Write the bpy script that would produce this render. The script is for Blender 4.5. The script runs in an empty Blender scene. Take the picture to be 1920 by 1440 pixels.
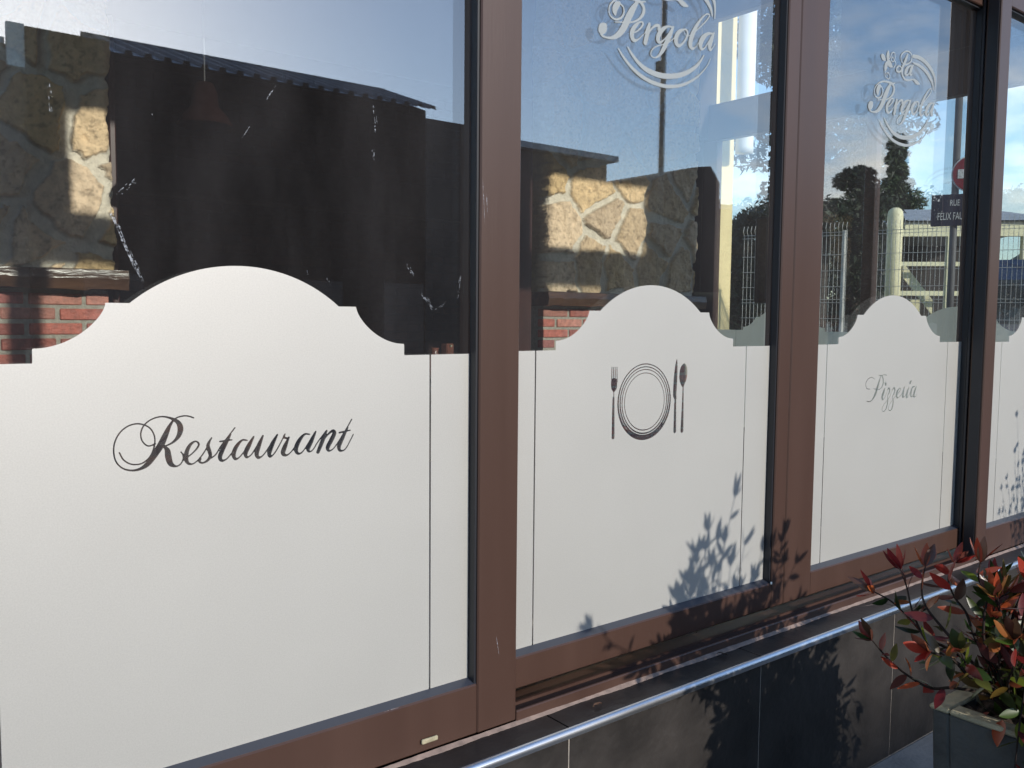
import bpy, math, random
import numpy as np
from mathutils import Vector, Matrix
random.seed(7); rng = np.random.RandomState(11)
R = math.radians
scene = bpy.context.scene
C = scene.collection

# ------------------------------------------------------------------ camera
EYE = 1.33
D = 1.5
F_, YAW, PITCH, ROLL = 1667.83, 0.66764, 0.07485, 0.00902
cy, sy, cp, sp = math.cos(YAW), math.sin(YAW), math.cos(PITCH), math.sin(PITCH)
fw = Vector((sy*cp, cy*cp, -sp)); rt0 = Vector((cy, -sy, 0)); up0 = rt0.cross(fw)
cr, sr = math.cos(ROLL), math.sin(ROLL)
rt = rt0*cr + up0*sr; up = -rt0*sr + up0*cr
cam_data = bpy.data.cameras.new('camera'); cam = bpy.data.objects.new('camera', cam_data); C.objects.link(cam)
cam_data.sensor_width = 36; cam_data.lens = 36*F_/1920; cam_data.clip_start = .02; cam_data.clip_end = 3000
m = Matrix.Identity(4)
for i in range(3):
    m[i][0] = rt[i]; m[i][1] = up[i]; m[i][2] = -fw[i]
m[0][3], m[1][3], m[2][3] = 0, -D, EYE
cam.matrix_world = m
scene.camera = cam

# ------------------------------------------------------------------ sky and sun
SUN_EL, SUN_AZ = 19.0, 9.0            # azimuth measured from the facade normal towards +X
S = Vector((math.sin(R(SUN_AZ))*math.cos(R(SUN_EL)), -math.cos(R(SUN_AZ))*math.cos(R(SUN_EL)), math.sin(R(SUN_EL))))
sun_d = bpy.data.lights.new('sun', 'SUN'); sun_d.energy = 2.5; sun_d.angle = R(0.8); sun_d.color = (1, .94, .85)
sun = bpy.data.objects.new('sun', sun_d); C.objects.link(sun)
sun.rotation_euler = S.to_track_quat('Z', 'Y').to_euler()
world = bpy.data.worlds.new('World'); scene.world = world; world.use_nodes = True
wn = world.node_tree.nodes; wl = world.node_tree.links; wn.clear()
sky = wn.new('ShaderNodeTexSky'); sky.sky_type = 'NISHITA'; sky.sun_disc = False
sky.sun_elevation = R(SUN_EL); sky.sun_rotation = R(180-SUN_AZ)
sky.air_density = 1.0; sky.dust_density = 0.45; sky.ozone_density = 3.0
bg = wn.new('ShaderNodeBackground'); bg.inputs[1].default_value = 0.145
wl.new(sky.outputs[0], bg.inputs[0])
tc = wn.new('ShaderNodeTexCoord')
mp = wn.new('ShaderNodeMapping'); mp.inputs['Scale'].default_value = (3.2, 3.2, 9)
ns = wn.new('ShaderNodeTexNoise'); ns.inputs['Scale'].default_value = 1.0; ns.inputs['Detail'].default_value = 7; ns.inputs['Roughness'].default_value = .58
wl.new(tc.outputs['Generated'], mp.inputs[0]); wl.new(mp.outputs[0], ns.inputs['Vector'])
cmr = wn.new('ShaderNodeMapRange'); cmr.inputs[1].default_value = .46; cmr.inputs[2].default_value = .62
wl.new(ns.outputs[0], cmr.inputs[0])
sep = wn.new('ShaderNodeSeparateXYZ'); wl.new(tc.outputs['Generated'], sep.inputs[0])
hx = wn.new('ShaderNodeMapRange'); hx.inputs[1].default_value = .62; hx.inputs[2].default_value = .85   # clouds only in the +X part of the sky
wl.new(sep.outputs[0], hx.inputs[0])
hz = wn.new('ShaderNodeMapRange'); hz.inputs[1].default_value = .45; hz.inputs[2].default_value = .12
wl.new(sep.outputs[2], hz.inputs[0])
m1 = wn.new('ShaderNodeMath'); m1.operation = 'MULTIPLY'; wl.new(cmr.outputs[0], m1.inputs[0]); wl.new(hx.outputs[0], m1.inputs[1])
m2 = wn.new('ShaderNodeMath'); m2.operation = 'MULTIPLY'; wl.new(m1.outputs[0], m2.inputs[0]); wl.new(hz.outputs[0], m2.inputs[1])
bg2 = wn.new('ShaderNodeBackground'); bg2.inputs[0].default_value = (1, .97, .88, 1); bg2.inputs[1].default_value = 1.1
mx = wn.new('ShaderNodeMixShader'); wo = wn.new('ShaderNodeOutputWorld')
wl.new(m2.outputs[0], mx.inputs[0]); wl.new(bg.outputs[0], mx.inputs[1]); wl.new(bg2.outputs[0], mx.inputs[2]); wl.new(mx.outputs[0], wo.inputs[0])
scene.view_settings.view_transform = 'Standard'; scene.view_settings.look = 'None'
scene.view_settings.exposure = 0.85; scene.view_settings.gamma = 1
scene.render.engine = 'CYCLES'
scene.cycles.transparent_max_bounces = 24; scene.cycles.max_bounces = 10; scene.cycles.glossy_bounces = 6

# ------------------------------------------------------------------ measuring helpers
def ray(px, py): return fw + rt*((px-960)/F_) - up*((py-720)/F_)
def at_y(px, py, y):                       # point of the plane Y=y seen at a pixel of the photograph
    d = ray(px, py); t = (y+D)/d.y; return Vector((d.x*t, y, EYE+d.z*t))
def at_plane(px, py, P, n):
    d = ray(px, py); t = (Vector(P)-Vector((0, -D, EYE))).dot(Vector(n))/d.dot(Vector(n))
    return Vector((0, -D, EYE)) + d*t
def mir(v, plane=0.0): return Vector((v.x, 2*plane-v.y, v.z))     # a thing seen in the panes stands on the street side

# ------------------------------------------------------------------ object helpers
def tag(o, label=None, cat=None, group=None, kind=None):
    if label: o['label'] = label
    if cat: o['category'] = cat
    if group: o['group'] = group
    if kind: o['kind'] = kind
    return o
def empty(name, loc, label, cat, group=None, rz=0):
    o = bpy.data.objects.new(name, None); C.objects.link(o); o.location = loc; o.rotation_euler = (0, 0, rz)
    o.empty_display_size = .1
    return tag(o, label, cat, group)
class MB:
    def __init__(s): s.v = []; s.f = []; s.c = []; s.mi = []; s.m = 0; s.col = (1, 1, 1)
    def add(s, vs, fs):
        b = len(s.v); s.v += [tuple(v) for v in vs]; s.c += [s.col]*len(vs)
        s.f += [tuple(i+b for i in f) for f in fs]; s.mi += [s.m]*len(fs); return s
    def box(s, x0, x1, y0, y1, z0, z1, M=None, bev=0.0):
        if x0 > x1: x0, x1 = x1, x0
        if y0 > y1: y0, y1 = y1, y0
        if z0 > z1: z0, z1 = z1, z0
        b = min(bev, (x1-x0)*.45, (y1-y0)*.45, (z1-z0)*.45)
        if b <= 0:
            vs = [(x, y, z) for x in (x0, x1) for y in (y0, y1) for z in (z0, z1)]
            fs = [(0, 1, 3, 2), (4, 6, 7, 5), (0, 4, 5, 1), (2, 3, 7, 6), (0, 2, 6, 4), (1, 5, 7, 3)]
        else:                               # chamfered box
            vs = []; idx = {}
            lo = (x0, y0, z0); hi = (x1, y1, z1)
            for sx in (0, 1):
                for sy_ in (0, 1):
                    for sz in (0, 1):
                        for ax in range(3):
                            p = [(hi if t else lo)[k] + ((-b if t else b) if k != ax else 0) for k, t in enumerate((sx, sy_, sz))]
                            idx[(sx, sy_, sz, ax)] = len(vs); vs.append(tuple(p))
            fs = []
            for ax in range(3):
                o1, o2 = [k for k in range(3) if k != ax]
                for t in (0, 1):
                    q = []
                    for a, c in ((0, 0), (1, 0), (1, 1), (0, 1)):
                        key = [0, 0, 0]; key[ax] = t; key[o1] = a; key[o2] = c; q.append(idx[(*key, ax)])
                    fs.append(tuple(q))
            for ax in range(3):             # edge chamfers along ax
                o1, o2 = [k for k in range(3) if k != ax]
                for a in (0, 1):
                    for c in (0, 1):
                        k0 = [0, 0, 0]; k0[o1] = a; k0[o2] = c; k1 = list(k0); k1[ax] = 1
                        fs.append((idx[(*k0, o1)], idx[(*k1, o1)], idx[(*k1, o2)], idx[(*k0, o2)]))
            for sx in (0, 1):
                for sy_ in (0, 1):
                    for sz in (0, 1): fs.append(tuple(idx[(sx, sy_, sz, k)] for k in range(3)))
        if M is not None: vs = [M @ Vector(v) for v in vs]
        return s.add(vs, fs)
    def tube(s, pts, rad, n=8, cap=True):
        pts = [Vector(p) for p in pts]; rr = rad if isinstance(rad, (list, tuple)) else [rad]*len(pts)
        vs = []; fs = []; ref = None
        for i, p in enumerate(pts):
            d = (pts[min(i+1, len(pts)-1)]-pts[max(i-1, 0)]).normalized()
            if ref is None: ref = d.orthogonal().normalized()
            a = (ref - d*ref.dot(d)).normalized(); ref = a; b = d.cross(a)
            for k in range(n):
                t = 2*math.pi*k/n; vs.append(p + (a*math.cos(t)+b*math.sin(t))*rr[i])
        for i in range(len(pts)-1):
            for k in range(n): fs.append((i*n+k, i*n+(k+1) % n, (i+1)*n+(k+1) % n, (i+1)*n+k))
        if cap: fs += [tuple(range(n))[::-1], tuple(range((len(pts)-1)*n, len(pts)*n))]
        return s.add(vs, fs)
    def build(s, name, mat, parent=None, smooth=False, recalc=True):
        me = bpy.data.meshes.new(name); me.from_pydata(s.v, [], s.f)
        mats = mat if isinstance(mat, (list, tuple)) else [mat]
        for q in mats: me.materials.append(q)
        if len(mats) > 1: me.polygons.foreach_set('material_index', s.mi)
        at = me.color_attributes.new('tint', 'FLOAT_COLOR', 'POINT')
        arr = np.ones((len(s.v), 4), 'f'); arr[:, :3] = np.array(s.c, 'f').reshape(-1, 3); at.data.foreach_set('color', arr.ravel())
        if recalc:
            import bmesh
            bm = bmesh.new(); bm.from_mesh(me); bmesh.ops.recalc_face_normals(bm, faces=bm.faces); bm.to_mesh(me); bm.free()
        if smooth: me.polygons.foreach_set('use_smooth', [True]*len(me.polygons))
        me.update()
        o = bpy.data.objects.new(name, me); C.objects.link(o)
        if parent is not None: o.parent = parent; 
        return o
# every empty stays at its base; geometry is written in world space, then shifted into the parent's frame
def under(o, parent):
    o.parent = parent; par = parent; off = Vector((0, 0, 0))
    while par is not None: off += par.location; par = par.parent
    o.data.transform(Matrix.Translation(-off)); return o

# ------------------------------------------------------------------ materials
def new_mat(name):
    ma = bpy.data.materials.new(name); ma.use_nodes = True; nt = ma.node_tree
    return ma, nt, nt.nodes, nt.links, nt.nodes['Principled BSDF']
def pm(name, col, rough=.5, spec=.5, metal=0, noise=0.0, nscale=20, bump=0.0, bscale=60, tint=False, stretch=(1, 1, 1), rvar=0.0):
    ma, nt, n, l, p = new_mat(name)
    p.inputs['Roughness'].default_value = rough; p.inputs['Metallic'].default_value = metal
    p.inputs['Specular IOR Level'].default_value = spec
    t = n.new('ShaderNodeTexCoord'); mp_ = n.new('ShaderNodeMapping'); mp_.inputs['Scale'].default_value = stretch
    l.new(t.outputs['Object'], mp_.inputs[0])
    no = n.new('ShaderNodeTexNoise'); no.inputs['Scale'].default_value = nscale; no.inputs['Detail'].default_value = 6
    l.new(mp_.outputs[0], no.inputs['Vector'])
    mr = n.new('ShaderNodeMapRange'); mr.inputs[1].default_value = .3; mr.inputs[2].default_value = .7
    mr.inputs[3].default_value = 1-noise; mr.inputs[4].default_value = 1+noise; l.new(no.outputs[0], mr.inputs[0])
    vm = n.new('ShaderNodeVectorMath'); vm.operation = 'SCALE'; l.new(mr.outputs[0], vm.inputs['Scale'])
    if tint:
        a = n.new('ShaderNodeAttribute'); a.attribute_name = 'tint'
        v2 = n.new('ShaderNodeVectorMath'); v2.operation = 'MULTIPLY'; v2.inputs[1].default_value = col
        l.new(a.outputs['Color'], v2.inputs[0]); l.new(v2.outputs[0], vm.inputs[0])
    else: vm.inputs[0].default_value = col
    l.new(vm.outputs[0], p.inputs['Base Color'])
    if rvar:
        m3 = n.new('ShaderNodeMapRange'); m3.inputs[3].default_value = rough-rvar; m3.inputs[4].default_value = rough+rvar
        l.new(no.outputs[0], m3.inputs[0]); l.new(m3.outputs[0], p.inputs['Roughness'])
    if bump:
        nb = n.new('ShaderNodeTexNoise'); nb.inputs['Scale'].default_value = bscale; nb.inputs['Detail'].default_value = 5
        l.new(mp_.outputs[0], nb.inputs['Vector'])
        bu = n.new('ShaderNodeBump'); bu.inputs['Strength'].default_value = bump; bu.inputs['Distance'].default_value = .01
        l.new(nb.outputs[0], bu.inputs['Height']); l.new(bu.outputs[0], p.inputs['Normal'])
    return ma
def glass_mat(name, ior, tintc, rough=0.0, dust_haze=0.0):
    ma, nt, n, l, p = new_mat(name); n.remove(p)
    out = n['Material Output']
    fr = n.new('ShaderNodeFresnel'); fr.inputs['IOR'].default_value = ior
    ge = n.new('ShaderNodeNewGeometry'); inv = n.new('ShaderNodeMath'); inv.operation = 'SUBTRACT'; inv.inputs[0].default_value = 1
    l.new(ge.outputs['Backfacing'], inv.inputs[1])
    mu = n.new('ShaderNodeMath'); mu.operation = 'MULTIPLY'; l.new(fr.outputs[0], mu.inputs[0]); l.new(inv.outputs[0], mu.inputs[1])
    tr = n.new('ShaderNodeBsdfTransparent'); tr.inputs[0].default_value = (*tintc, 1)
    gl = n.new('ShaderNodeBsdfGlossy'); gl.inputs['Roughness'].default_value = rough; gl.inputs[0].default_value = (.97, .98, 1, 1)
    ms_ = n.new('ShaderNodeMixShader'); l.new(mu.outputs[0], ms_.inputs[0]); l.new(tr.outputs[0], ms_.inputs[1]); l.new(gl.outputs[0], ms_.inputs[2])
    if dust_haze:                             # a thin film of dust with wiping streaks, added to lift the blacks
        t = n.new('ShaderNodeTexCoord'); mp_ = n.new('ShaderNodeMapping'); mp_.inputs['Scale'].default_value = (3, 3, .9); mp_.inputs['Rotation'].default_value = (0, .5, 0)
        l.new(t.outputs['Object'], mp_.inputs[0]); no = n.new('ShaderNodeTexNoise'); no.inputs['Scale'].default_value = 3; no.inputs['Detail'].default_value = 6; no.inputs['Roughness'].default_value = .55; no.inputs['Distortion'].default_value = .3
        l.new(mp_.outputs[0], no.inputs['Vector']); dm = n.new('ShaderNodeMapRange'); dm.inputs[1].default_value = .35; dm.inputs[2].default_value = .75
        dm.inputs[3].default_value = dust_haze*.6; dm.inputs[4].default_value = dust_haze*1.45; l.new(no.outputs[0], dm.inputs[0])
        dm2 = n.new('ShaderNodeMath'); dm2.operation = 'MULTIPLY'; l.new(dm.outputs[0], dm2.inputs[0]); l.new(inv.outputs[0], dm2.inputs[1])
        df = n.new('ShaderNodeBsdfDiffuse'); df.inputs[0].default_value = (.62, .58, .60, 1); m5 = n.new('ShaderNodeMixShader')
        l.new(dm2.outputs[0], m5.inputs[0]); l.new(ms_.outputs[0], m5.inputs[1]); l.new(df.outputs[0], m5.inputs[2]); l.new(m5.outputs[0], out.inputs['Surface']); return ma
    l.new(ms_.outputs[0], out.inputs['Surface']); return ma
def film_mat(name, col, transl=.22, sparkle=.25, gloss=.0):
    ma, nt, n, l, p = new_mat(name); out = n['Material Output']
    p.inputs['Base Color'].default_value = (*col, 1); p.inputs['Roughness'].default_value = .5; p.inputs['Specular IOR Level'].default_value = .9
    t = n.new('ShaderNodeTexCoord'); no = n.new('ShaderNodeTexNoise'); no.inputs['Scale'].default_value = 900; no.inputs['Detail'].default_value = 2
    l.new(t.outputs['Object'], no.inputs['Vector'])
    bu = n.new('ShaderNodeBump'); bu.inputs['Strength'].default_value = sparkle; bu.inputs['Distance'].default_value = .0006
    l.new(no.outputs[0], bu.inputs['Height']); l.new(bu.outputs[0], p.inputs['Normal'])
    n2 = n.new('ShaderNodeTexNoise'); n2.inputs['Scale'].default_value = 420; n2.inputs['Detail'].default_value = 3; l.new(t.outputs['Object'], n2.inputs['Vector'])
    mr = n.new('ShaderNodeMapRange'); mr.inputs[1].default_value = .3; mr.inputs[2].default_value = .7; mr.inputs[3].default_value = .88; mr.inputs[4].default_value = 1.09
    l.new(n2.outputs[0], mr.inputs[0]); vm = n.new('ShaderNodeVectorMath'); vm.operation = 'SCALE'; vm.inputs[0].default_value = col
    n3 = n.new('ShaderNodeTexNoise'); n3.inputs['Scale'].default_value = 2.6; n3.inputs['Detail'].default_value = 5; l.new(t.outputs['Object'], n3.inputs['Vector'])
    mr3 = n.new('ShaderNodeMapRange'); mr3.inputs[1].default_value = .3; mr3.inputs[2].default_value = .7; mr3.inputs[3].default_value = .955; mr3.inputs[4].default_value = 1.035; l.new(n3.outputs[0], mr3.inputs[0])
    mm = n.new('ShaderNodeMath'); mm.operation = 'MULTIPLY'; l.new(mr.outputs[0], mm.inputs[0]); l.new(mr3.outputs[0], mm.inputs[1]); l.new(mm.outputs[0], vm.inputs['Scale'])
    l.new(vm.outputs[0], p.inputs['Base Color'])
    tl = n.new('ShaderNodeBsdfTranslucent'); tl.inputs[0].default_value = (*col, 1)
    ms_ = n.new('ShaderNodeMixShader'); ms_.inputs[0].default_value = transl
    l.new(p.outputs[0], ms_.inputs[1]); l.new(tl.outputs[0], ms_.inputs[2])
    g2 = n.new('ShaderNodeBsdfGlossy'); g2.inputs['Roughness'].default_value = .52; g2.inputs[0].default_value = (1, .95, .93, 1); l.new(bu.outputs[0], g2.inputs['Normal'])
    m4 = n.new('ShaderNodeMixShader'); m4.inputs[0].default_value = gloss; l.new(ms_.outputs[0], m4.inputs[1]); l.new(g2.outputs[0], m4.inputs[2])
    l.new(m4.outputs[0], out.inputs['Surface']); return ma
def leaf_mat(name, rough=.35, transl=.35, col=(1, 1, 1)):
    ma, nt, n, l, p = new_mat(name); out = n['Material Output']
    a = n.new('ShaderNodeAttribute'); a.attribute_name = 'tint'
    v2 = n.new('ShaderNodeVectorMath'); v2.operation = 'MULTIPLY'; v2.inputs[1].default_value = col; l.new(a.outputs['Color'], v2.inputs[0])
    l.new(v2.outputs[0], p.inputs['Base Color']); p.inputs['Roughness'].default_value = rough
    tl = n.new('ShaderNodeBsdfTranslucent'); v3 = n.new('ShaderNodeVectorMath'); v3.operation = 'SCALE'; v3.inputs['Scale'].default_value = 1.3
    l.new(v2.outputs[0], v3.inputs[0]); l.new(v3.outputs[0], tl.inputs[0])
    ms_ = n.new('ShaderNodeMixShader'); ms_.inputs[0].default_value = transl
    l.new(p.outputs[0], ms_.inputs[1]); l.new(tl.outputs[0], ms_.inputs[2]); l.new(ms_.outputs[0], out.inputs['Surface']); return ma

M = {}
M['frame'] = pm('brown_aluminium', (.056, .029, .021), rough=.38, spec=.45, noise=.10, nscale=9, bump=.02, bscale=200, stretch=(1, 1, .06), rvar=.08)
M['groove'] = pm('dark_track', (.035, .018, .015), rough=.5)
M['rubber'] = pm('black_rubber', (.012, .013, .018), rough=.45)
M['bead'] = pm('grey_bead', (.035, .04, .055), rough=.35)
M['glass'] = glass_mat('pane_glass', 2.42, (.97, .98, .98), dust_haze=.022)
M['glass_in'] = glass_mat('inner_pane_glass', 1.95, (.97, .98, .97))
M['glass_end'] = glass_mat('end_pane_glass', 1.45, (.97, .98, .98))
M['film'] = film_mat('frosted_film', (.49, .487, .458), transl=.38, gloss=.10)
M['decal'] = film_mat('white_vinyl', (.34, .37, .38), transl=.3, sparkle=.1)
M['sill'] = pm('black_stone_tile', (.011, .011, .012), rough=.32, noise=.4, nscale=14, bump=.1, bscale=50, rvar=.1)
M['tile'] = pm('slate_tile', (.021, .0175, .0155), rough=.5, noise=.45, nscale=7, bump=.25, bscale=30, rvar=.12)
M['grout'] = pm('grout', (.26, .23, .20), rough=.85, noise=.2, nscale=60)
M['trim'] = pm('aluminium_trim', (.62, .64, .68), rough=.30, metal=1, noise=.08, nscale=30, stretch=(.1, 1, 1), rvar=.08)
M['silicone'] = pm('silicone', (.20, .145, .12), rough=.6, noise=.3, nscale=40)
M['pave'] = pm('pavement_concrete', (.22, .21, .195), rough=.9, noise=.18, nscale=9, bump=.3, bscale=80)
M['road'] = pm('asphalt', (.055, .055, .055), rough=.9, noise=.2, nscale=4, bump=.3, bscale=40)
M['ground'] = pm('earth', (.10, .10, .07), rough=.95, noise=.35, nscale=.4)
M['planter'] = pm('planter_concrete', (.065, .064, .06), rough=.85, noise=.35, nscale=8, bump=.5, bscale=45)
M['rim'] = pm('planter_rim', (.34, .30, .20), rough=.9, noise=.3, nscale=30, bump=.5, bscale=60)
M['soil'] = pm('soil', (.035, .022, .014), rough=.95, noise=.5, nscale=50, bump=1, bscale=60)
M['leaf'] = leaf_mat('glossy_leaf', .3, .35, (.66, .64, .64))
M['twig'] = pm('twig_bark', (.022, .014, .011), spec=.2, rough=.8, noise=.4, nscale=60)
M['bark'] = pm('bark', (.05, .038, .03), rough=.85, noise=.4, nscale=12, bump=.6, bscale=20)
M['foliage'] = leaf_mat('tree_foliage', .6, .15)
M['brick'] = pm('red_brick', (1, 1, 1), rough=.55, noise=.28, nscale=40, bump=.6, bscale=90, tint=True, spec=.5, rvar=.2)
M['mortar'] = pm('mortar', (.42, .39, .33), rough=.9, noise=.2, nscale=60, bump=.5, bscale=120)
M['stone'] = pm('yellow_stone', (1, 1, 1), rough=.85, noise=.16, nscale=26, bump=.9, bscale=75, tint=True, spec=.3)
M['wood'] = pm('varnished_wood', (.09, .045, .025), rough=.25, noise=.5, nscale=22, bump=.4, bscale=50, stretch=(.2, 1, 1))
M['redwood'] = pm('red_stained_wood', (.05, .012, .008), rough=.45, noise=.3, nscale=15, stretch=(1, 1, .2))
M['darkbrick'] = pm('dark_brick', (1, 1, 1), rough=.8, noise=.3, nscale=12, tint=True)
M['floor'] = pm('pale_floor', (.62, .55, .46), rough=.6, noise=.2, nscale=5)
M['ceil'] = pm('pale_ceiling', (.7, .66, .6), rough=.8)
M['cream'] = pm('cream_render', (.76, .63, .34), rough=.9, noise=.06, nscale=6, bump=.2, bscale=60)
M['creamm'] = pm('cream_metal', (.84, .78, .50), rough=.6, noise=.08, nscale=3)
M['white'] = pm('white_paint', (.74, .74, .70), rough=.6, noise=.05, nscale=6)
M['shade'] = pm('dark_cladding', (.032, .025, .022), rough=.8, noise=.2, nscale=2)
M['roofing'] = pm('corrugated_roofing', (.40, .41, .43), rough=.6, noise=.2, nscale=3, tint=True)
M['galv'] = pm('galvanised_wire', (.52, .52, .48), rough=.45, noise=.1, nscale=9)
M['pole'] = pm('grey_pole', (.10, .10, .10), rough=.6, noise=.2, nscale=5)
M['signblue'] = pm('enamel_blue', (.008, .011, .035), rough=.3)
M['signred'] = pm('enamel_red', (.26, .02, .035), rough=.3)
M['van'] = pm('blue_paint', (.02, .06, .16), rough=.22, spec=.6)
M['dglass'] = pm('dark_glass', (.02, .03, .035), rough=.05, spec=.8)
M['tyre'] = pm('tyre', (.02, .02, .02), rough=.8)
M['lamp'] = pm('copper_shade', (.010, .0028, .0018), spec=.05, rough=.8, noise=.2, nscale=10)
M['black'] = pm('black_plastic', (.012, .012, .013), rough=.5)
M['hill'] = pm('hill_woods', (.07, .09, .06), rough=.95, noise=.4, nscale=.05)
M['bottle'] = pm('brown_glaze', (.16, .06, .04), rough=.2, noise=.3, nscale=30)
ma, nt, n, l, p = new_mat('smear'); out = n['Material Output']
p.inputs['Base Color'].default_value = (.75, .8, .9, 1); tr = n.new('ShaderNodeBsdfTransparent'); ms_ = n.new('ShaderNodeMixShader')
t = n.new('ShaderNodeTexCoord'); no = n.new('ShaderNodeTexNoise'); no.inputs['Scale'].default_value = 240; l.new(t.outputs['Object'], no.inputs['Vector'])
mr = n.new('ShaderNodeMapRange'); mr.inputs[1].default_value = .4; mr.inputs[2].default_value = .7; mr.inputs[4].default_value = .38; l.new(no.outputs[0], mr.inputs[0])
l.new(mr.outputs[0], ms_.inputs[0]); l.new(tr.outputs[0], ms_.inputs[1]); l.new(p.outputs[0], ms_.inputs[2]); l.new(ms_.outputs[0], out.inputs['Surface'])
M['smear'] = ma
ma, nt, n, l, p = new_mat('faint_sticker'); out = n['Material Output']; p.inputs['Base Color'].default_value = (.5, .5, .5, 1)
tr = n.new('ShaderNodeBsdfTransparent'); ms_ = n.new('ShaderNodeMixShader'); ms_.inputs[0].default_value = .13
l.new(tr.outputs[0], ms_.inputs[1]); l.new(p.outputs[0], ms_.inputs[2]); l.new(ms_.outputs[0], out.inputs['Surface']); M['sticker'] = ma
M['film_end'] = film_mat('end_window_film', (.86, .80, .62), transl=.85)

# ------------------------------------------------------------------ shapes cut in film: signed fields and marching squares
def spline(pts, sub=6):
    P = [np.array(p, float) for p in pts]; out_ = []
    if len(P) == 2: return [P[0]+(P[1]-P[0])*t for t in np.linspace(0, 1, 3)]
    P = [2*P[0]-P[1]] + P + [2*P[-1]-P[-2]]
    for i in range(1, len(P)-2):
        for k in range(sub):
            t = k/sub
            q = .5*((2*P[i]) + (-P[i-1]+P[i+1])*t + (2*P[i-1]-5*P[i]+4*P[i+1]-P[i+2])*t*t + (-P[i-1]+3*P[i]-3*P[i+1]+P[i+2])*t**3)
            q[2] = max(q[2], min(P[i][2], P[i+1][2])*.8)
            out_.append(q)
    out_.append(P[-2]); return out_
class Strokes:                              # polylines (x, z, radius) in the plane of a pane
    def __init__(s): s.segs = []
    def add(s, pts):
        for a, b in zip(pts[:-1], pts[1:]): s.segs.append((*a, *b))
    def moved(s, dx, dz=0):
        o = Strokes(); o.segs = [(a[0]+dx, a[1]+dz, a[2], a[3]+dx, a[4]+dz, a[5]) for a in s.segs]; return o
    def field(s, x0, z0, h, nx, nz):
        F = np.full((nx, nz), 1e3)
        for (ax, az, ar, bx, bz, br) in s.segs:
            r = max(ar, br)+4*h
            i0 = max(0, int((min(ax, bx)-r-x0)/h)); i1 = min(nx, int((max(ax, bx)+r-x0)/h)+2)
            j0 = max(0, int((min(az, bz)-r-z0)/h)); j1 = min(nz, int((max(az, bz)+r-z0)/h)+2)
            if i0 >= i1 or j0 >= j1: continue
            X = x0+h*np.arange(i0, i1)[:, None]; Z = z0+h*np.arange(j0, j1)[None, :]
            dx, dz = bx-ax, bz-az; L = dx*dx+dz*dz+1e-12
            t = np.clip(((X-ax)*dx+(Z-az)*dz)/L, 0, 1)
            d = np.hypot(X-ax-t*dx, Z-az-t*dz)-(ar+(br-ar)*t)
            F[i0:i1, j0:j1] = np.minimum(F[i0:i1, j0:j1], d)
        return F
def march(F, x0, z0, h, y, B=8):
    nx, nz = F.shape; F = np.where(np.abs(F) < 1e-7, 1e-7, F); ins = F < 0
    V = []; FA = []; cache = {}
    def node(i, j):
        k = (i, j)
        if k not in cache: cache[k] = len(V); V.append((x0+i*h, y, z0+j*h))
        return cache[k]
    def edge(i, j, a):
        k = (i, j, a)
        if k not in cache:
            i2, j2 = (i+1, j) if a == 0 else (i, j+1); f0, f1 = max(-h*2, min(h*2, F[i, j])), max(-h*2, min(h*2, F[i2, j2])); t = f0/(f0-f1)
            cache[k] = len(V); V.append((x0+(i+t*(i2-i))*h, y, z0+(j+t*(j2-j))*h))
        return cache[k]
    for bi in range(0, nx-1, B):
        for bj in range(0, nz-1, B):
            ei, ej = min(bi+B, nx-1), min(bj+B, nz-1); blk = ins[bi:ei+1, bj:ej+1]
            if not blk.any(): continue
            if blk.all(): FA.append((node(bi, bj), node(ei, bj), node(ei, ej), node(bi, ej))); continue
            for i in range(bi, ei):
                for j in range(bj, ej):
                    c = (ins[i, j], ins[i+1, j], ins[i+1, j+1], ins[i, j+1])
                    if not any(c): continue
                    if all(c): FA.append((node(i, j), node(i+1, j), node(i+1, j+1), node(i, j+1))); continue
                    co = [(i, j), (i+1, j), (i+1, j+1), (i, j+1)]; ed = [(i, j, 0), (i+1, j, 1), (i, j+1, 0), (i, j, 1)]
                    poly = []
                    for k in range(4):
                        if c[k]: poly.append(node(*co[k]))
                        if c[k] != c[(k+1) % 4]: poly.append(edge(*ed[k]))
                    if len(poly) >= 3: FA.append(tuple(poly))
    return V, FA
def sheet(name, V, FA, mat, parent, label=None):
    me = bpy.data.meshes.new(name); me.from_pydata(V, [], FA); me.materials.append(mat)
    o = bpy.data.objects.new(name, me); C.objects.link(o); under(o, parent)
    if label: o['label'] = label
    return o

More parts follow.
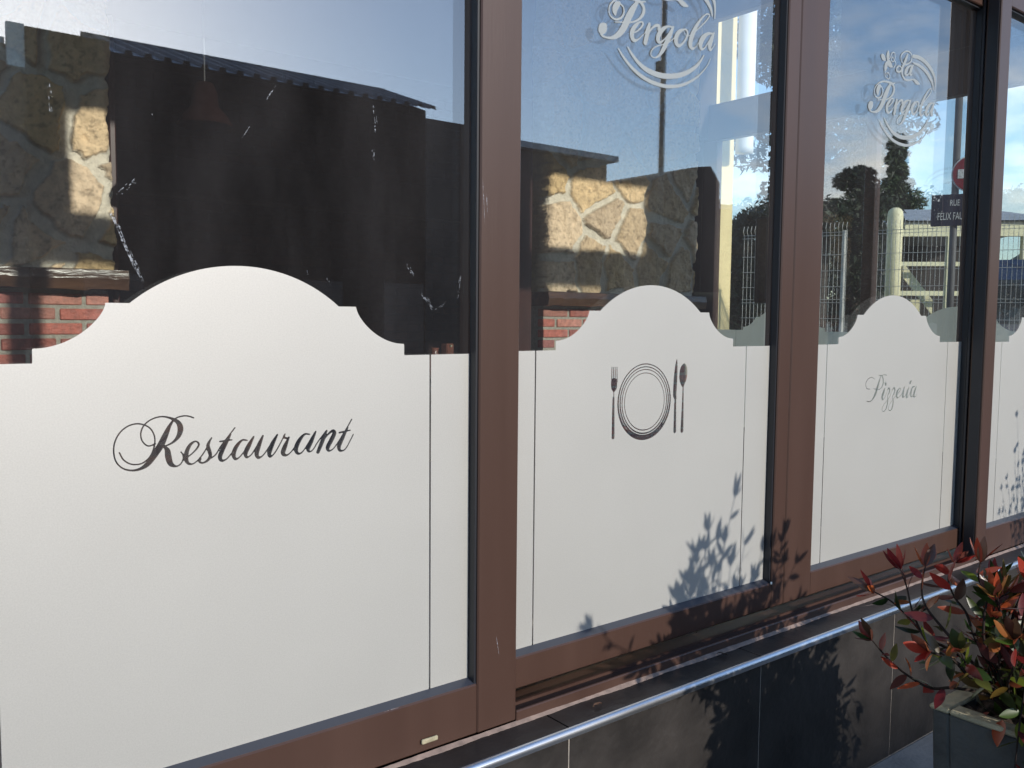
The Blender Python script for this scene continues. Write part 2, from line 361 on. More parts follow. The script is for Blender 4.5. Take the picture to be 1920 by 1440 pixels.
# lettering: read stroke by stroke from the photograph, laid in the real plane of its pane
def trace(strokes, ox, oy, sc, y, wk=1.0, wmin=0.0):
    S_ = Strokes()
    for st in strokes:
        sm = spline(st); pts = []
        for (u, v, w) in sm:
            p0 = at_y(ox+u/sc, oy+v/sc, y); px_ = at_y(ox+u/sc+1, oy+v/sc, y); pz_ = at_y(ox+u/sc, oy+v/sc+1, y)
            sx = px_.x-p0.x; sz = p0.z-pz_.z; k = min(1, max(0, (w-6)/10)); s_ = (sx*sz)**.5*(1-k)+sx*.94*k
            pts.append((p0.x, p0.z, max(wmin, w/2/sc*s_*wk)))
        S_.add(pts)
    return S_
RESTAURANT = [
 [(236,476,5),(262,520,5),(310,546,5),(370,541,5),(420,500,6),(446,435,6),(446,375,6),(415,325,5),(355,303,5),(295,314,5),(243,352,5),(210,410,5),(202,470,6),(216,530,6),(256,570,7),(310,583,9),(360,574,14),(405,545,24),(445,492,30),(485,430,32),(515,365,26),(540,312,15),(570,273,7),(608,258,6),(645,256,5),(683,267,5)],
 [(452,424,5),(408,436,5),(373,405,5),(365,357,5),(386,310,5),(430,276,6),(486,260,6),(540,268,10),(586,292,20),(603,332,27),(590,378,20),(556,415,10),(505,440,6)],
 [(505,440,8),(524,462,24),(530,500,30),(544,542,24),(575,558,9),(603,545,6),(619,515,5),(617,487,5),(605,471,5)],
 [(640,506,5),(672,482,6),(702,450,8),(713,424,9),(694,408,7),(664,426,14),(642,466,20),(636,512,21),(650,540,13),(676,544,7),(705,524,5),(726,500,5)],
 [(715,516,5),(752,462,6),(790,386,6)],[(782,398,8),(768,432,16),(776,466,18),(782,494,16),(766,522,12),(736,538,8),(716,529,10),(724,514,9)],
 [(766,520,5),(812,490,5),(846,436,6),(890,378,6),(930,326,5)],[(902,366,10),(878,412,18),(854,462,20),(840,502,20),(852,524,12),(882,512,6),(916,472,5)],[(840,409,8),(912,399,5)],
 [(1004,402,6),(972,402,9),(938,440,18),(922,484,20),(932,514,12),(958,502,6),(994,456,6),(1032,396,6)],[(1042,380,8),(1014,432,20),(994,476,20),(1000,504,10),(1026,490,5),(1052,452,5),(1094,378,5)],
 [(1098,374,8),(1074,430,20),(1060,482,20),(1072,506,12),(1102,488,5),(1146,424,6),(1184,368,6)],[(1184,368,8),(1154,424,20),(1136,476,20),(1142,500,10),(1168,478,5),(1200,424,5),(1230,364,5)],
 [(1230,364,6),(1224,382,10),(1244,390,8),(1254,384,8)],[(1252,388,8),(1230,438,20),(1218,478,20),(1238,492,9),(1268,470,5),(1300,424,5)],
 [(1378,366,6),(1348,366,9),(1316,402,18),(1296,450,20),(1306,480,12),(1332,474,6),(1370,420,6),(1408,360,6)],[(1414,350,8),(1386,410,20),(1368,450,18),(1376,470,8),(1398,458,5),(1428,410,5),(1476,346,5)],
 [(1480,344,8),(1456,402,18),(1428,472,16)],[(1436,452,5),(1476,380,7),(1514,346,12),(1526,360,18),(1506,404,20),(1486,444,18),(1494,465,9),(1520,452,5),(1552,408,5),(1596,336,5),(1630,276,6)],
 [(1606,326,8),(1574,388,18),(1554,438,18),(1562,464,10),(1592,454,5),(1624,398,5),(1640,366,5)],[(1556,356,8),(1622,341,5)]]
PIZZERIA = [
 [(520,660,6),(560,668,8),(602,640,12),(646,560,22),(684,440,22),(712,345,14),(738,276,8),(762,318,14),(768,380,14),(746,448,10),(712,484,7),(676,482,5),(620,474,4)],
 [(700,268,5),(740,276,6),(782,265,5),(822,272,4)],[(640,330,4),(592,303,4),(536,336,4),(506,402,4),(520,470,4),(570,480,4)],
 [(792,468,10),(770,532,22),(752,598,22),(760,636,12),(786,610,6),(826,520,6)],[(800,392,20),(806,410,20)],
 [(826,502,6),(846,466,12),(862,486,16),(854,532,12),(832,588,8),(836,640,12),(824,720,14),(796,796,10),(762,812,7),(748,778,6),(772,716,6),(816,664,6),(860,600,6),(896,506,6)],
 [(896,506,6),(924,460,12),(942,488,16),(930,540,12),(906,598,8),(916,650,12),(908,730,14),(882,796,10),(850,792,7),(846,750,6),(872,690,6),(914,636,6),(960,572,6)],
 [(966,572,6),(1008,522,8),(1030,476,8),(1010,468,8),(980,510,16),(966,560,20),(978,606,14),(1006,598,6),(1046,548,6),(1078,448,6)],
 [(1084,450,10),(1066,530,20),(1062,594,16),(1090,584,6),(1122,524,6),(1150,452,6)],
 [(1152,452,8),(1126,532,20),(1116,600,16),(1142,588,6),(1176,520,6)],[(1184,360,14),(1168,388,20)],
 [(1238,442,8),(1206,452,12),(1186,512,18),(1182,576,16),(1200,592,8),(1236,530,8),(1264,438,7)],[(1266,434,8),(1240,504,20),(1224,576,18),(1240,596,8),(1268,560,5)]]
PERGOLA_LOW = [
 [(486,300,30),(452,338,96),(430,360,70)],[(425,385,34),(446,428,22),(505,452,18),(580,448,36),(650,402,56),(706,325,68),(750,228,72),(800,130,66),(846,55,42),(886,4,16)],
 [(850,-8,14),(905,30,28),(940,85,34),(940,148,34),(905,210,26),(850,250,18),(780,268,14),(690,266,12),(600,264,10)],
 [(800,405,10),(868,368,14),(918,318,18),(932,278,20),(900,262,14),(846,305,36),(806,368,48),(800,432,50),(822,480,36),(862,480,16),(910,440,10),(955,395,8)],
 [(955,395,8),(1000,300,20)],[(1010,290,30),(998,350,44),(980,425,48),(960,510,46)],[(1000,400,10),(1044,336,18),(1090,306,26),(1128,318,32),(1118,352,26)],
 [(1296,330,14),(1230,318,18),(1165,356,40),(1122,420,48),(1112,478,44),(1140,508,22),(1196,466,12),(1246,396,12),(1290,326,14)],
 [(1300,318,14),(1262,410,42),(1220,498,46),(1180,585,44),(1130,660,24),(1078,692,12),(1034,672,12),(1030,620,12),(1080,562,12),(1180,530,10),(1262,494,10),(1336,425,9)],
 [(1430,352,14),(1372,378,34),(1334,438,46),(1330,505,46),(1358,548,30),(1400,530,18),(1446,470,18),(1468,405,22),(1452,358,18),(1420,352,12)],[(1424,380,8),(1450,428,8),(1508,424,8)],
 [(1508,424,8),(1590,350,10),(1672,272,12),(1722,208,12),(1728,175,12),(1690,172,12),(1630,228,18),(1566,330,36),(1518,440,48),(1500,530,48),(1522,582,26),(1560,566,10),(1602,512,8)],
 [(1764,402,14),(1706,408,26),(1650,460,46),(1622,530,48),(1636,588,24),(1672,574,12),(1722,500,12),(1772,406,12)],[(1786,392,14),(1756,470,40),(1732,550,44),(1742,600,20),(1772,570,8),(1796,528,8)],
 [(750,566,14),(800,650,26),(872,745,34),(955,822,42),(1050,874,46),(1150,906,46),(1260,915,44),(1370,902,42),(1478,862,36),(1566,800,28),(1620,738,20),(1664,664,12)],
 [(636,582,12),(706,696,24),(800,812,30),(920,918,34),(1050,990,34),(1180,1030,32),(1260,1038,30),(1380,1026,26),(1500,978,20),(1604,905,14),(1700,795,9),(1744,700,6)]]
LOGO_UP = [
 [(288,728,16),(286,690,34),(300,650,34),(318,632,18)],[(318,632,8),(342,660,10),(346,712,12),(326,756,12),(292,774,12),(260,752,10),(248,706,9),(258,650,10),(296,602,11),(352,580,12),(412,588,14),(446,606,12),(490,600,8)],
 [(706,284,22),(772,300,24),(846,352,26),(912,436,26),(950,520,22),(962,600,14),(958,700,8)],[(706,364,10),(770,392,18),(838,446,22),(896,528,24),(930,606,18),(942,680,10)],
 [(536,398,12),(512,420,12),(512,456,14),(540,468,14),(566,446,14),(560,410,10),(536,398,8)],
 [(566,440,8),(598,372,22),(622,310,22),(640,262,12)],[(594,384,8),(566,338,9),(562,282,10),(592,240,10),(640,226,10),(678,252,10),(690,306,10),(672,352,10),(632,376,9),(600,380,8)],
 [(582,400,18),(572,456,18),(578,508,16),(606,556,14),(650,566,12),(704,558,12),(742,590,26),(778,612,8)],
 [(690,396,9),(656,402,12),(624,440,24),(612,486,24),(630,506,12),(658,480,9),(692,402,9)],[(704,390,10),(680,440,26),(668,484,24),(680,504,12),(694,492,6)],
 [(328,268,4),(352,296,40),(380,334,6)],[(414,214,4),(408,280,36),(400,336,6)],[(404,340,6),(424,370,44),(464,414,4)],[(396,344,6),(384,400,36),(370,468,4)],
 [(410,330,6),(440,290,8),(452,250,8),(480,240,8),(492,280,8),(484,330,8),(462,348,8),(446,322,8),(462,292,8),(474,318,8)],[(484,330,6),(500,370,8),(478,416,8)],
 [(384,468,7),(372,500,8),(392,540,8),(420,550,8),(430,520,8),(412,480,8),(394,486,7),(398,514,7)]]
C_X = {1: .5637, 2: 1.619, 3: 2.7475}
Y_FRONT, Y_BACK = -.06, 0.0
rest = trace(RESTAURANT, 150, 700, 3.2, Y_FRONT, 1.42, .0012)
pizz = trace(PIZZERIA, 1560, 670, 8.0, Y_BACK, 1.25, .0011)
logo = trace(PERGOLA_LOW, 1060, 0, 6.4, Y_BACK).moved(-C_X[2])
logo.segs += trace(LOGO_UP, 1600, 60, 6.26, Y_BACK).moved(-C_X[3]).segs
# cutlery and plate
cut = trace([
 [(309,318,10),(307,500,13)],[(330,318,10),(329,500,13)],[(350,318,10),(350,500,13)],[(371,318,10),(373,500,13)],
 [(336,505,80),(336,560,76),(334,590,46),(333,622,14)],[(333,622,10),(331,700,14),(328,730,26),(323,1180,38)],
 [(1107,222,8),(1100,300,30),(1090,450,46),(1080,640,44),(1085,690,34),(1089,725,18)],[(1089,725,18),(1086,760,26),(1080,1105,36)],
 [(1196,300,40),(1190,360,96),(1182,440,98),(1178,510,56),(1182,562,14)],[(1182,562,10),(1182,600,16),(1178,760,22),(1168,1098,38)]], 1100, 640, 6.546, Y_BACK)
pc = at_y(1100+712/6.546, 640+738/6.546, Y_BACK); zt = at_y(1100+745/6.546, 640+278/6.546, Y_BACK).z; zb_ = at_y(1100+690/6.546, 640+1196/6.546, Y_BACK).z
RP = (zt-zb_)/2; pz0 = (zt+zb_)/2
for rr, w0, w1_ in ((1.0, .012, .034), (.925, .012, .026), (.855, .010, .018), (.765, .009, .013)):
    pts = []
    for k in range(65):
        a = 2*math.pi*k/64; pts.append((pc.x+RP*rr*math.sin(a), pz0+RP*(rr*math.cos(a)+(rr-1)*.02), RP*(w0+(w1_-w0)*(1-math.cos(a))/2)*1.15))
    cut.add(pts)

A_, B2, C2_, D2 = .371, .3128, .2121, .1771
Z0_, Z1_, Z2_, Z3_ = EYE-.0730, EYE-.0516, EYE+.0164, EYE+.0804
GB, GT = EYE-.735, EYE+1.075            # bottom and top of the glass
def film_top(d):                         # height of the scalloped top edge at a distance from the pane's middle
    d = np.abs(d); z = np.full_like(d, Z0_)
    r = (Z3_-Z2_); Rr = (D2*D2+r*r)/(2*r)
    z = np.where(d <= D2, Z3_-Rr+np.sqrt(np.maximum(Rr*Rr-d*d, 0)), z)
    z = np.where((d > D2) & (d <= C2_), Z2_, z)
    w = B2-C2_; t = np.clip((B2-d)/w, 0, 1)
    # quarter-round hollow between the two steps
    z = np.where((d > C2_) & (d <= B2), Z1_+(Z2_-Z1_)*(1-np.sqrt(np.maximum(1-t*t, 0)))*.55+(Z2_-Z1_)*.45*t*t, z)
    return z
def film(parent, c, x0, x1, y, holes, h=.0015, label=None, along_y=None, mat=None):
    nx = int((x1-x0)/h)+1; nz = int((Z3_+.01-GB)/h)+1; hx_ = (x1-x0)/(nx-1)
    X = x0+hx_*np.arange(nx); Z = GB+h*np.arange(nz)
    F = (Z[None, :]-film_top(X-c)[:, None])
    for s_ in (-1, 1): F = np.maximum(F, -(np.abs(X[:, None]-(c+s_*A_))-.0019))
    F = np.minimum(F, h*3); F = np.maximum(F, -h*3)
    if holes is not None:
        G = holes.field(x0, GB, h, nx, nz); F = np.maximum(F, -np.maximum(G, -h*3))
    V, FA = march(F, x0, GB, hx_, y)
    if along_y is not None:               # pane of the end wall: runs along Y at X = along_y
        V = [(along_y, v[0], v[2]) for v in V]
    else: FA = [f[::1] for f in FA]
    return sheet('frosted_film', V, FA, mat or M['film'], parent, label)

# ------------------------------------------------------------------ ground
g = MB(); g.add([(-400, -400, 0), (1500, -400, 0), (1500, 900, 0), (-400, 900, 0)], [(0, 1, 2, 3)])
tag(g.build('ground', M['ground']), kind='structure')
g = MB(); g.box(-60, 120, -17, -3.2, -.2, .004); tag(g.build('road', M['road']), kind='structure')
g = MB(); g.box(-40, 60, -3.2, -.16, -.15, .012, bev=.01)
tag(g.build('pavement', M['pave']), kind='structure')
g = MB()
hp = []
for i in range(60):
    a = R(-35+i*3.6); hp.append((math.sin(a)*620, math.cos(a)*620))
vs = []; fs = []
for i, (x, y) in enumerate(hp):
    hh = 38+26*math.sin(i*.45)+12*math.sin(i*1.3+1)+6*math.sin(i*2.9)
    vs += [(x, y, -2), (x*1.05, y*1.05, hh*.7), (x*1.2, y*1.2, hh), (x*1.6, y*1.6, hh*.6)]
for i in range(len(hp)-1):
    for k in range(3): fs.append((i*4+k, i*4+4+k, i*4+5+k, i*4+1+k))
g.add(vs, fs); tag(g.build('hills', M['hill'], smooth=True), kind='structure')

# ------------------------------------------------------------------ windows
def sash(name, x0, x1, yf, yb, z0, z1, gx0, gx1, label, group, c, holes=None, decal=None, filmed=True, filmlabel=None):
    """one glazed leaf: frame x0..x1, glass gx0..gx1 between GB and GT; yf..yb front and back of the frame"""
    e = empty(name, ((x0+x1)/2, yf, z0), label, 'window', group)
    yg = yf+.026                         # outer face of the glass
    f = MB(); bv = .003
    f.box(x0, gx0, yf, yb, z0, z1, bev=bv); f.box(gx1, x1, yf, yb, z0, z1, bev=bv)
    f.box(gx0-.001, gx1+.001, yf+.0015, yb, z0, GB-.006, bev=bv); f.box(gx0-.001, gx1+.001, yf+.0015, yb, GT+.006, z1, bev=bv)
    fr = under(f.build('frame', M['frame']), e)
    k = MB()                             # rubber seal all round
    k.box(gx0, gx0+.005, yf+.012, yg+.001, GB-.005, GT+.006); k.box(gx1-.005, gx1, yf+.006, yg+.001, GB-.005, GT+.006)
    k.box(gx0+.005, gx1-.005, yf+.012, yg+.001, GT, GT+.006)
    under(k.build('seal', M['rubber']), fr)
    k = MB(); k.add([(gx0, yf+.004, GB-.0065), (gx1, yf+.004, GB-.0065), (gx1, yg, GB+.001), (gx0, yg, GB+.001), (gx1, yg+.004, GB-.0065), (gx0, yg+.004, GB-.0065)],
                    [(0, 1, 2, 3), (3, 2, 4, 5), (0, 5, 4, 1), (0, 3, 5), (1, 4, 2)])
    under(k.build('glazing_bead', M['bead']), fr)
    p_ = MB(); p_.box(gx0+.0055, gx1-.0055, yg+.002, yg+.006, GB, GT)
    pane = under(p_.build('glass_pane', M['glass']), e)
    p_ = MB(); p_.box(gx0+.0055, gx1-.0055, yg+.022, yg+.026, GB, GT)
    under(p_.build('inner_pane', M['glass_in']), pane)
    if filmed: film(e, c, gx0+.006, gx1-.006, yg, holes, label=filmlabel)
    if decal is not None:
        dx0, dz0 = min(min(s_[0], s_[3]) for s_ in decal.segs)-.03, min(min(s_[1], s_[4]) for s_ in decal.segs)-.03
        dx1, dz1 = max(max(s_[0], s_[3]) for s_ in decal.segs)+.03, max(max(s_[1], s_[4]) for s_ in decal.segs)+.03
        h = .0009; G = decal.field(dx0, dz0, h, int((dx1-dx0)/h), int((dz1-dz0)/h))
        V, FA = march(G, dx0, dz0, h, yg); sheet('logo_sticker', V, FA, M['decal'], e)
    return e, yg
GRP = 'glazed leaves of the restaurant front'
ZF0 = EYE-.845; ZB0 = EYE-.812           # bottoms of front and rear leaves
w1, yg1 = sash('window', -.01, 1.134, -.086, -.036, ZF0, GT+.09, .094, 1.033, 'large front window reading Restaurant, nearest the viewer, with handprint smears', GRP, C_X[1], rest, filmlabel='frosted film with the word Restaurant cut out')
w2, yg2 = sash('window', 1.06, 2.157, -.026, .024, ZB0, GT+.09, 1.139, 2.101, 'window with a plate, fork, knife and spoon on its film', GRP, C_X[2], cut, logo.moved(C_X[2]), filmlabel='frosted film with plate and cutlery cut out')
w3, yg3 = sash('window', 2.159, 3.28, -.026, .024, ZB0, GT+.09, 2.292, 3.226, 'window with the word Pizzeria on its film', GRP, C_X[3], pizz, logo.moved(C_X[3]), filmlabel='frosted film with the word Pizzeria cut out')
w4, yg4 = sash('window', 3.214, 4.30, -.086, -.036, ZF0, GT+.09, 3.290, 4.235, 'last window on the right, cut by the picture edge, beside the black gap', GRP, 3.772, None)
k = MB(); k.box(3.2105, 3.2135, -.078, -.044, ZF0+.02, GT+.05); k.box(3.2085, 3.2135, -.034, -.027, ZF0+.02, GT+.05); under(k.build('side_seal', M['rubber']), w4)
for e_, xx in ((w2, 2.098), ):
    k = MB(); k.box(xx-.002, xx+.003, -.0275, -.024, GB-.008, GB-.002); under(k.build('cap', M['white']), e_)
k = MB(); a = at_y(790, 1392, -.088); b = at_y(820, 1388, -.088)
k.box(a.x, b.x, -.092, -.086, a.z-.0045, a.z+.005, bev=.002); under(k.build('drain_cap', M['rim']), w1)
# smears and handprints on the first window and a few on the second
def smear(parent, y, lst):
    S_ = Strokes()
    for (x0, y0, x1, y1, w, nn) in lst:
        for q in range(nn):
            f_ = q/max(1, nn-1); jx = random.uniform(-w, w); jy = random.uniform(-2, 2)
            cxm = (x0+x1)/2+jx; cym = (y0+y1)/2+jy; t0 = random.uniform(0, .8); t1 = min(1, t0+random.uniform(.08, .35))
            p0 = at_y(x0+(x1-x0)*t0+jx, y0+(y1-y0)*t0+jy, y); p1 = at_y(x0+(x1-x0)*t1+jx, y0+(y1-y0)*t1+jy, y)
            S_.add([(p0.x, p0.z, .0001), ((p0.x+p1.x)/2, (p0.z+p1.z)/2, .00055), (p1.x, p1.z, .0001)])
    dx0, dz0 = min(min(s_[0], s_[3]) for s_ in S_.segs)-.01, min(min(s_[1], s_[4]) for s_ in S_.segs)-.01
    dx1, dz1 = max(max(s_[0], s_[3]) for s_ in S_.segs)+.01, max(max(s_[1], s_[4]) for s_ in S_.segs)+.01
    h = .0005; G = S_.field(dx0, dz0, h, int((dx1-dx0)/h), int((dz1-dz0)/h)); V, FA = march(G, dx0, dz0, h, y)
    return sheet('smear', V, FA, M['smear'], parent)
smear(w1, yg1+.0005, [(205,390,268,530,4,34),(212,400,250,500,3,16),(700,190,706,248,3,12),(701,275,701,302,3,9),(92,155,97,215,4,12),(765,495,780,522,4,12),
                (792,550,815,582,4,16),(815,585,836,565,3,10),(856,560,866,510,2,10),(440,280,520,155,1,3),(285,208,288,222,1,2),(215,372,255,335,8,12),(612,520,620,535,2,5),(575,508,578,514,1,3)])
S_ = Strokes()
for (x0, y0, x1, y1) in ((1158,1262,1170,1256),(1140,1268,1192,1252),(905,330,909,420),(912,360,914,400),(1160,1264,1164,1272),(1480,600,1483,690),(930,1190,936,1230),(720,1335,750,1326)):
    p0 = at_y(x0, y0, -.0862); p1 = at_y(x1, y1, -.0862); S_.add([(p0.x, p0.z, .0002), ((p0.x+p1.x)/2, (p0.z+p1.z)/2+.0005, .0007), (p1.x, p1.z, .0002)])
sa = [q for q in S_.segs if q[0] < 1.134]; S_.segs = sa
G = S_.field(.5, EYE-.86, .0006, 1060, 2000); V, FA = march(G, .5, EYE-.86, .0006, -.0863); sheet('scratches', V, FA, M['smear'], w1)
smear(w2, yg2+.0005, [(980,80,988,112,3,8),(1002,85,1010,110,2,5),(1118,70,1122,76,2,4),(978,160,984,180,2,5),(1418,110,1430,140,4,5),(1415,320,1440,400,8,12)])

# ------------------------------------------------------------------ restaurant building round the windows
bld = empty('restaurant_building', (2.5, .2, 0), 'restaurant veranda that frames the four dark brown windows', 'building')
t_ = MB()                                # bottom track
t_.box(1.135, 3.212, -.086, -.078, EYE-.852, EYE-.826, bev=.002); t_.box(1.135, 3.212, -.0775, .03, EYE-.852, EYE-.846)
t_.box(-.3, 5.0, -.0355, .04, EYE-.862, EYE-.853)
t_.box(1.135, 3.212, -.0345, -.0275, EYE-.845, EYE-.835)
under(t_.build('bottom_track', M['frame']), bld)
t_ = MB(); t_.box(1.135, 3.212, -.076, -.035, EYE-.8455, EYE-.842); under(t_.build('track_groove', M['groove']), bld)
t_ = MB(); t_.box(-.3, 5.05, -.10, .05, GT+.0905, EYE+1.26, bev=.003); t_.box(-.3, 5.05, -.10, .05, EYE+1.72, EYE+2.35)
t_.box(-.3, 1.24, -.10, .05, EYE+1.26, EYE+1.72); t_.box(2.0, 3.72, -.10, .05, EYE+1.26, EYE+1.72); t_.box(4.62, 5.05, -.10, .05, EYE+1.26, EYE+1.72)
under(t_.build('header', M['frame']), bld)
for a, b in ((1.24, 2.0), (3.72, 4.62)):
    t_ = MB(); t_.box(a, b, -.03, -.024, EYE+1.26, EYE+1.72); under(t_.build('fanlight', M['glass_end']), bld)
t_ = MB(); t_.box(-3, -.012, -.10, .15, 0, EYE+1.165); under(t_.build('pier', M['frame']), bld); t_ = MB(); t_.box(4.302, 5.05, -.10, .10, 0, EYE+1.165, bev=.004); under(t_.build('pier', M['frame']), bld)
t_ = MB(); t_.box(-3.2, 5.25, -.25, 6.4, EYE+2.352, EYE+2.6); under(t_.build('roof', M['shade']), bld)
t_ = MB(); t_.box(-3, 5.0, .1, 6.3, -.02, .03); under(t_.build('floor', M['floor']), bld)
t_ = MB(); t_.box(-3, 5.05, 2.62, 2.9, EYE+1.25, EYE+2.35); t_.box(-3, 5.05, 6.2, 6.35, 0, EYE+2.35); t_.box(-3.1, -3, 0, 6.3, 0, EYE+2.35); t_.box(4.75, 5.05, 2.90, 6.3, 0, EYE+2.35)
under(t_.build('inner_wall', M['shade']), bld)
t_ = MB(); t_.box(-3, 4.95, .06, 2.6, EYE+2.30, EYE+2.351); under(t_.build('ceiling', M['ceil']), bld)
# end wall (glazed, X = 5): frame parts
XE = 5.0
t_ = MB()
t_.box(XE-.03, XE+.03, 2.66, 2.8, 0, EYE+2.35, bev=.003); t_.box(XE-.03, XE+.03, .1, .36, 0, EYE+2.35, bev=.003)
t_.box(XE-.03, XE+.03, .36, 2.66, EYE+1.23, EYE+1.48, bev=.003); t_.box(XE-.03, XE+.03, .36, 2.66, EYE+2.05, EYE+2.35); t_.box(XE-.03, XE+.03, .36, 2.66, 0, GB, bev=.003)
t_.box(XE-.03, XE+.03, 2.54, 2.66, GB, EYE+1.23, bev=.003); t_.box(XE-.03, XE+.03, 1.36, 1.43, GB, EYE+1.23, bev=.003); t_.box(XE-.03, XE+.03, .36, 1.62, EYE+1.48, EYE+2.05)
under(t_.build('end_wall_frame', M['frame']), bld)
for a, b in ((1.43, 2.54), (.36, 1.36)):
    t_ = MB(); t_.box(XE-.004, XE+.004, a, b, GB, EYE+1.23); q = under(t_.build('end_window', M['glass_end']), bld)
    fo = film(bld, (a+b)/2, a+.005, b-.005, 0, None, h=.006, along_y=XE-.006, mat=M['film_end']); fo.name = 'end_window_film'
    dec = logo; h = .0016; dx0, dz0 = min(s_[0] for s_ in dec.segs)-.02, min(s_[1] for s_ in dec.segs)-.02
    G = dec.field(dx0, dz0, h, 520, int((max(s_[1] for s_ in dec.segs)+.02-dz0)/h)); V, FA = march(G, dx0, dz0, h, 0)
    V = [(XE-.0065, (a+b)/2+v[0], v[2]) for v in V]; sheet('end_window_sticker', V, FA, M['sticker'], bld)
# ------------------------------------------------------------------ low wall under the windows
lw = empty('low_wall', (2, -.12, 0), 'low dark tiled wall with a shiny metal edge under the windows', 'wall')
ys, yfz = -.176, -.166
zs = EYE-.852
joints = [-.752, -.097, .558, 1.213, 1.868, 2.523, 3.178, 3.833, 4.488]
t_ = MB(); t_.box(-3, 5.05, -.1648, .1, 0, zs-.02); under(t_.build('core', M['grout']), lw)
t_ = MB()
for a, b in zip([-1.41]+joints, joints+[5.05]): t_.box(a+.0016, b-.0016, yfz+.003, .05, zs-.012, zs-.0015, bev=.0008)
under(t_.build('sill_tiles', M['sill']), lw)
t_ = MB()
for a, b in zip([-1.41]+joints, joints+[5.05]): t_.box(a+.0016, b-.0016, yfz, -.1605, .013, zs-.0165, bev=.0008)
under(t_.build('face_tiles', M['tile']), lw)
t_ = MB(); nseg = 9                      # rounded metal edge
prof = [(-.1655-.011*math.sin(R(a)), zs-.0135+.0125*math.cos(R(a))) for a in np.linspace(0, 90, nseg)]
prof += [(-.1765, zs-.019), (-.1665, zs-.019), (-.1640, zs-.0135)]
vs = [(x, y, z) for x in (-3, 5.05) for (y, z) in prof]; n_ = len(prof)
t_.add(vs, [(i, (i+1) % n_, n_+(i+1) % n_, n_+i) for i in range(n_)]+[tuple(range(n_)), tuple(range(n_, 2*n_))])
o = under(t_.build('edge_trim', M['trim']), lw)
t_ = MB(); vs = []; fs = []; N = 700; wv = 0; pts = []
for i in range(N):                       # uneven silicone bead
    x = -.3+5.3*i/(N-1); wv = wv*.9+random.uniform(-.0012, .0012); ex = .004*max(0, math.sin(x*5.1+1)*math.sin(x*2.3))
    wd = max(.003, .0065+wv+ex); y0 = -.0865
    vs += [(x, y0+.001, zs+.003+wd*.35), (x, y0-wd, zs-.001), (x, y0+.001, zs-.001)]
for i in range(N-1):
    for k in range(3): fs.append((i*3+k, i*3+(k+1) % 3, i*3+3+(k+1) % 3, i*3+3+k))
t_.add(vs, fs); under(t_.build('silicone_bead', M['silicone']), lw)

for i, (px_, py_) in enumerate(((1120, 1322), (1352, 1226))):
    q = at_plane(px_, py_, (0, 0, zs+.003), (0, 0, 1)); y_ = min(-.105, max(-.155, q.y)); m_ = MB(); a_ = i*1.9; L0 = .013+.004*(i % 3)
    u = Vector((math.cos(a_), math.sin(a_)*.8, 0)); w_ = Vector((-u.y, u.x, 0)); c_ = Vector((q.x, y_, zs+.002)); vs = []
    for k in range(7):
        t = k/6; wd = .0045*math.sin(math.pi*t)+.0003; zz = Vector((0, 0, .0035*math.sin(t*3)+.001*math.sin(t*9+i)))
        vs += [c_+u*L0*(t-.5)*2+w_*wd+zz+Vector((0, 0, .002)), c_+u*L0*(t-.5)*2+zz, c_+u*L0*(t-.5)*2-w_*wd+zz+Vector((0, 0, .0016))]
    m_.add(vs, [(k*3+j, k*3+j+1, k*3+4+j, k*3+3+j) for k in range(6) for j in (0, 1)])
    o = m_.build('fallen_leaf', M['soil' if i % 2 else 'wood'], recalc=False); tag(o, ('small dry leaf on the dark sill below the middle mullion, in the sun', 'small dry leaf on the dark sill in the shadow of the shrub')[i], 'leaf')
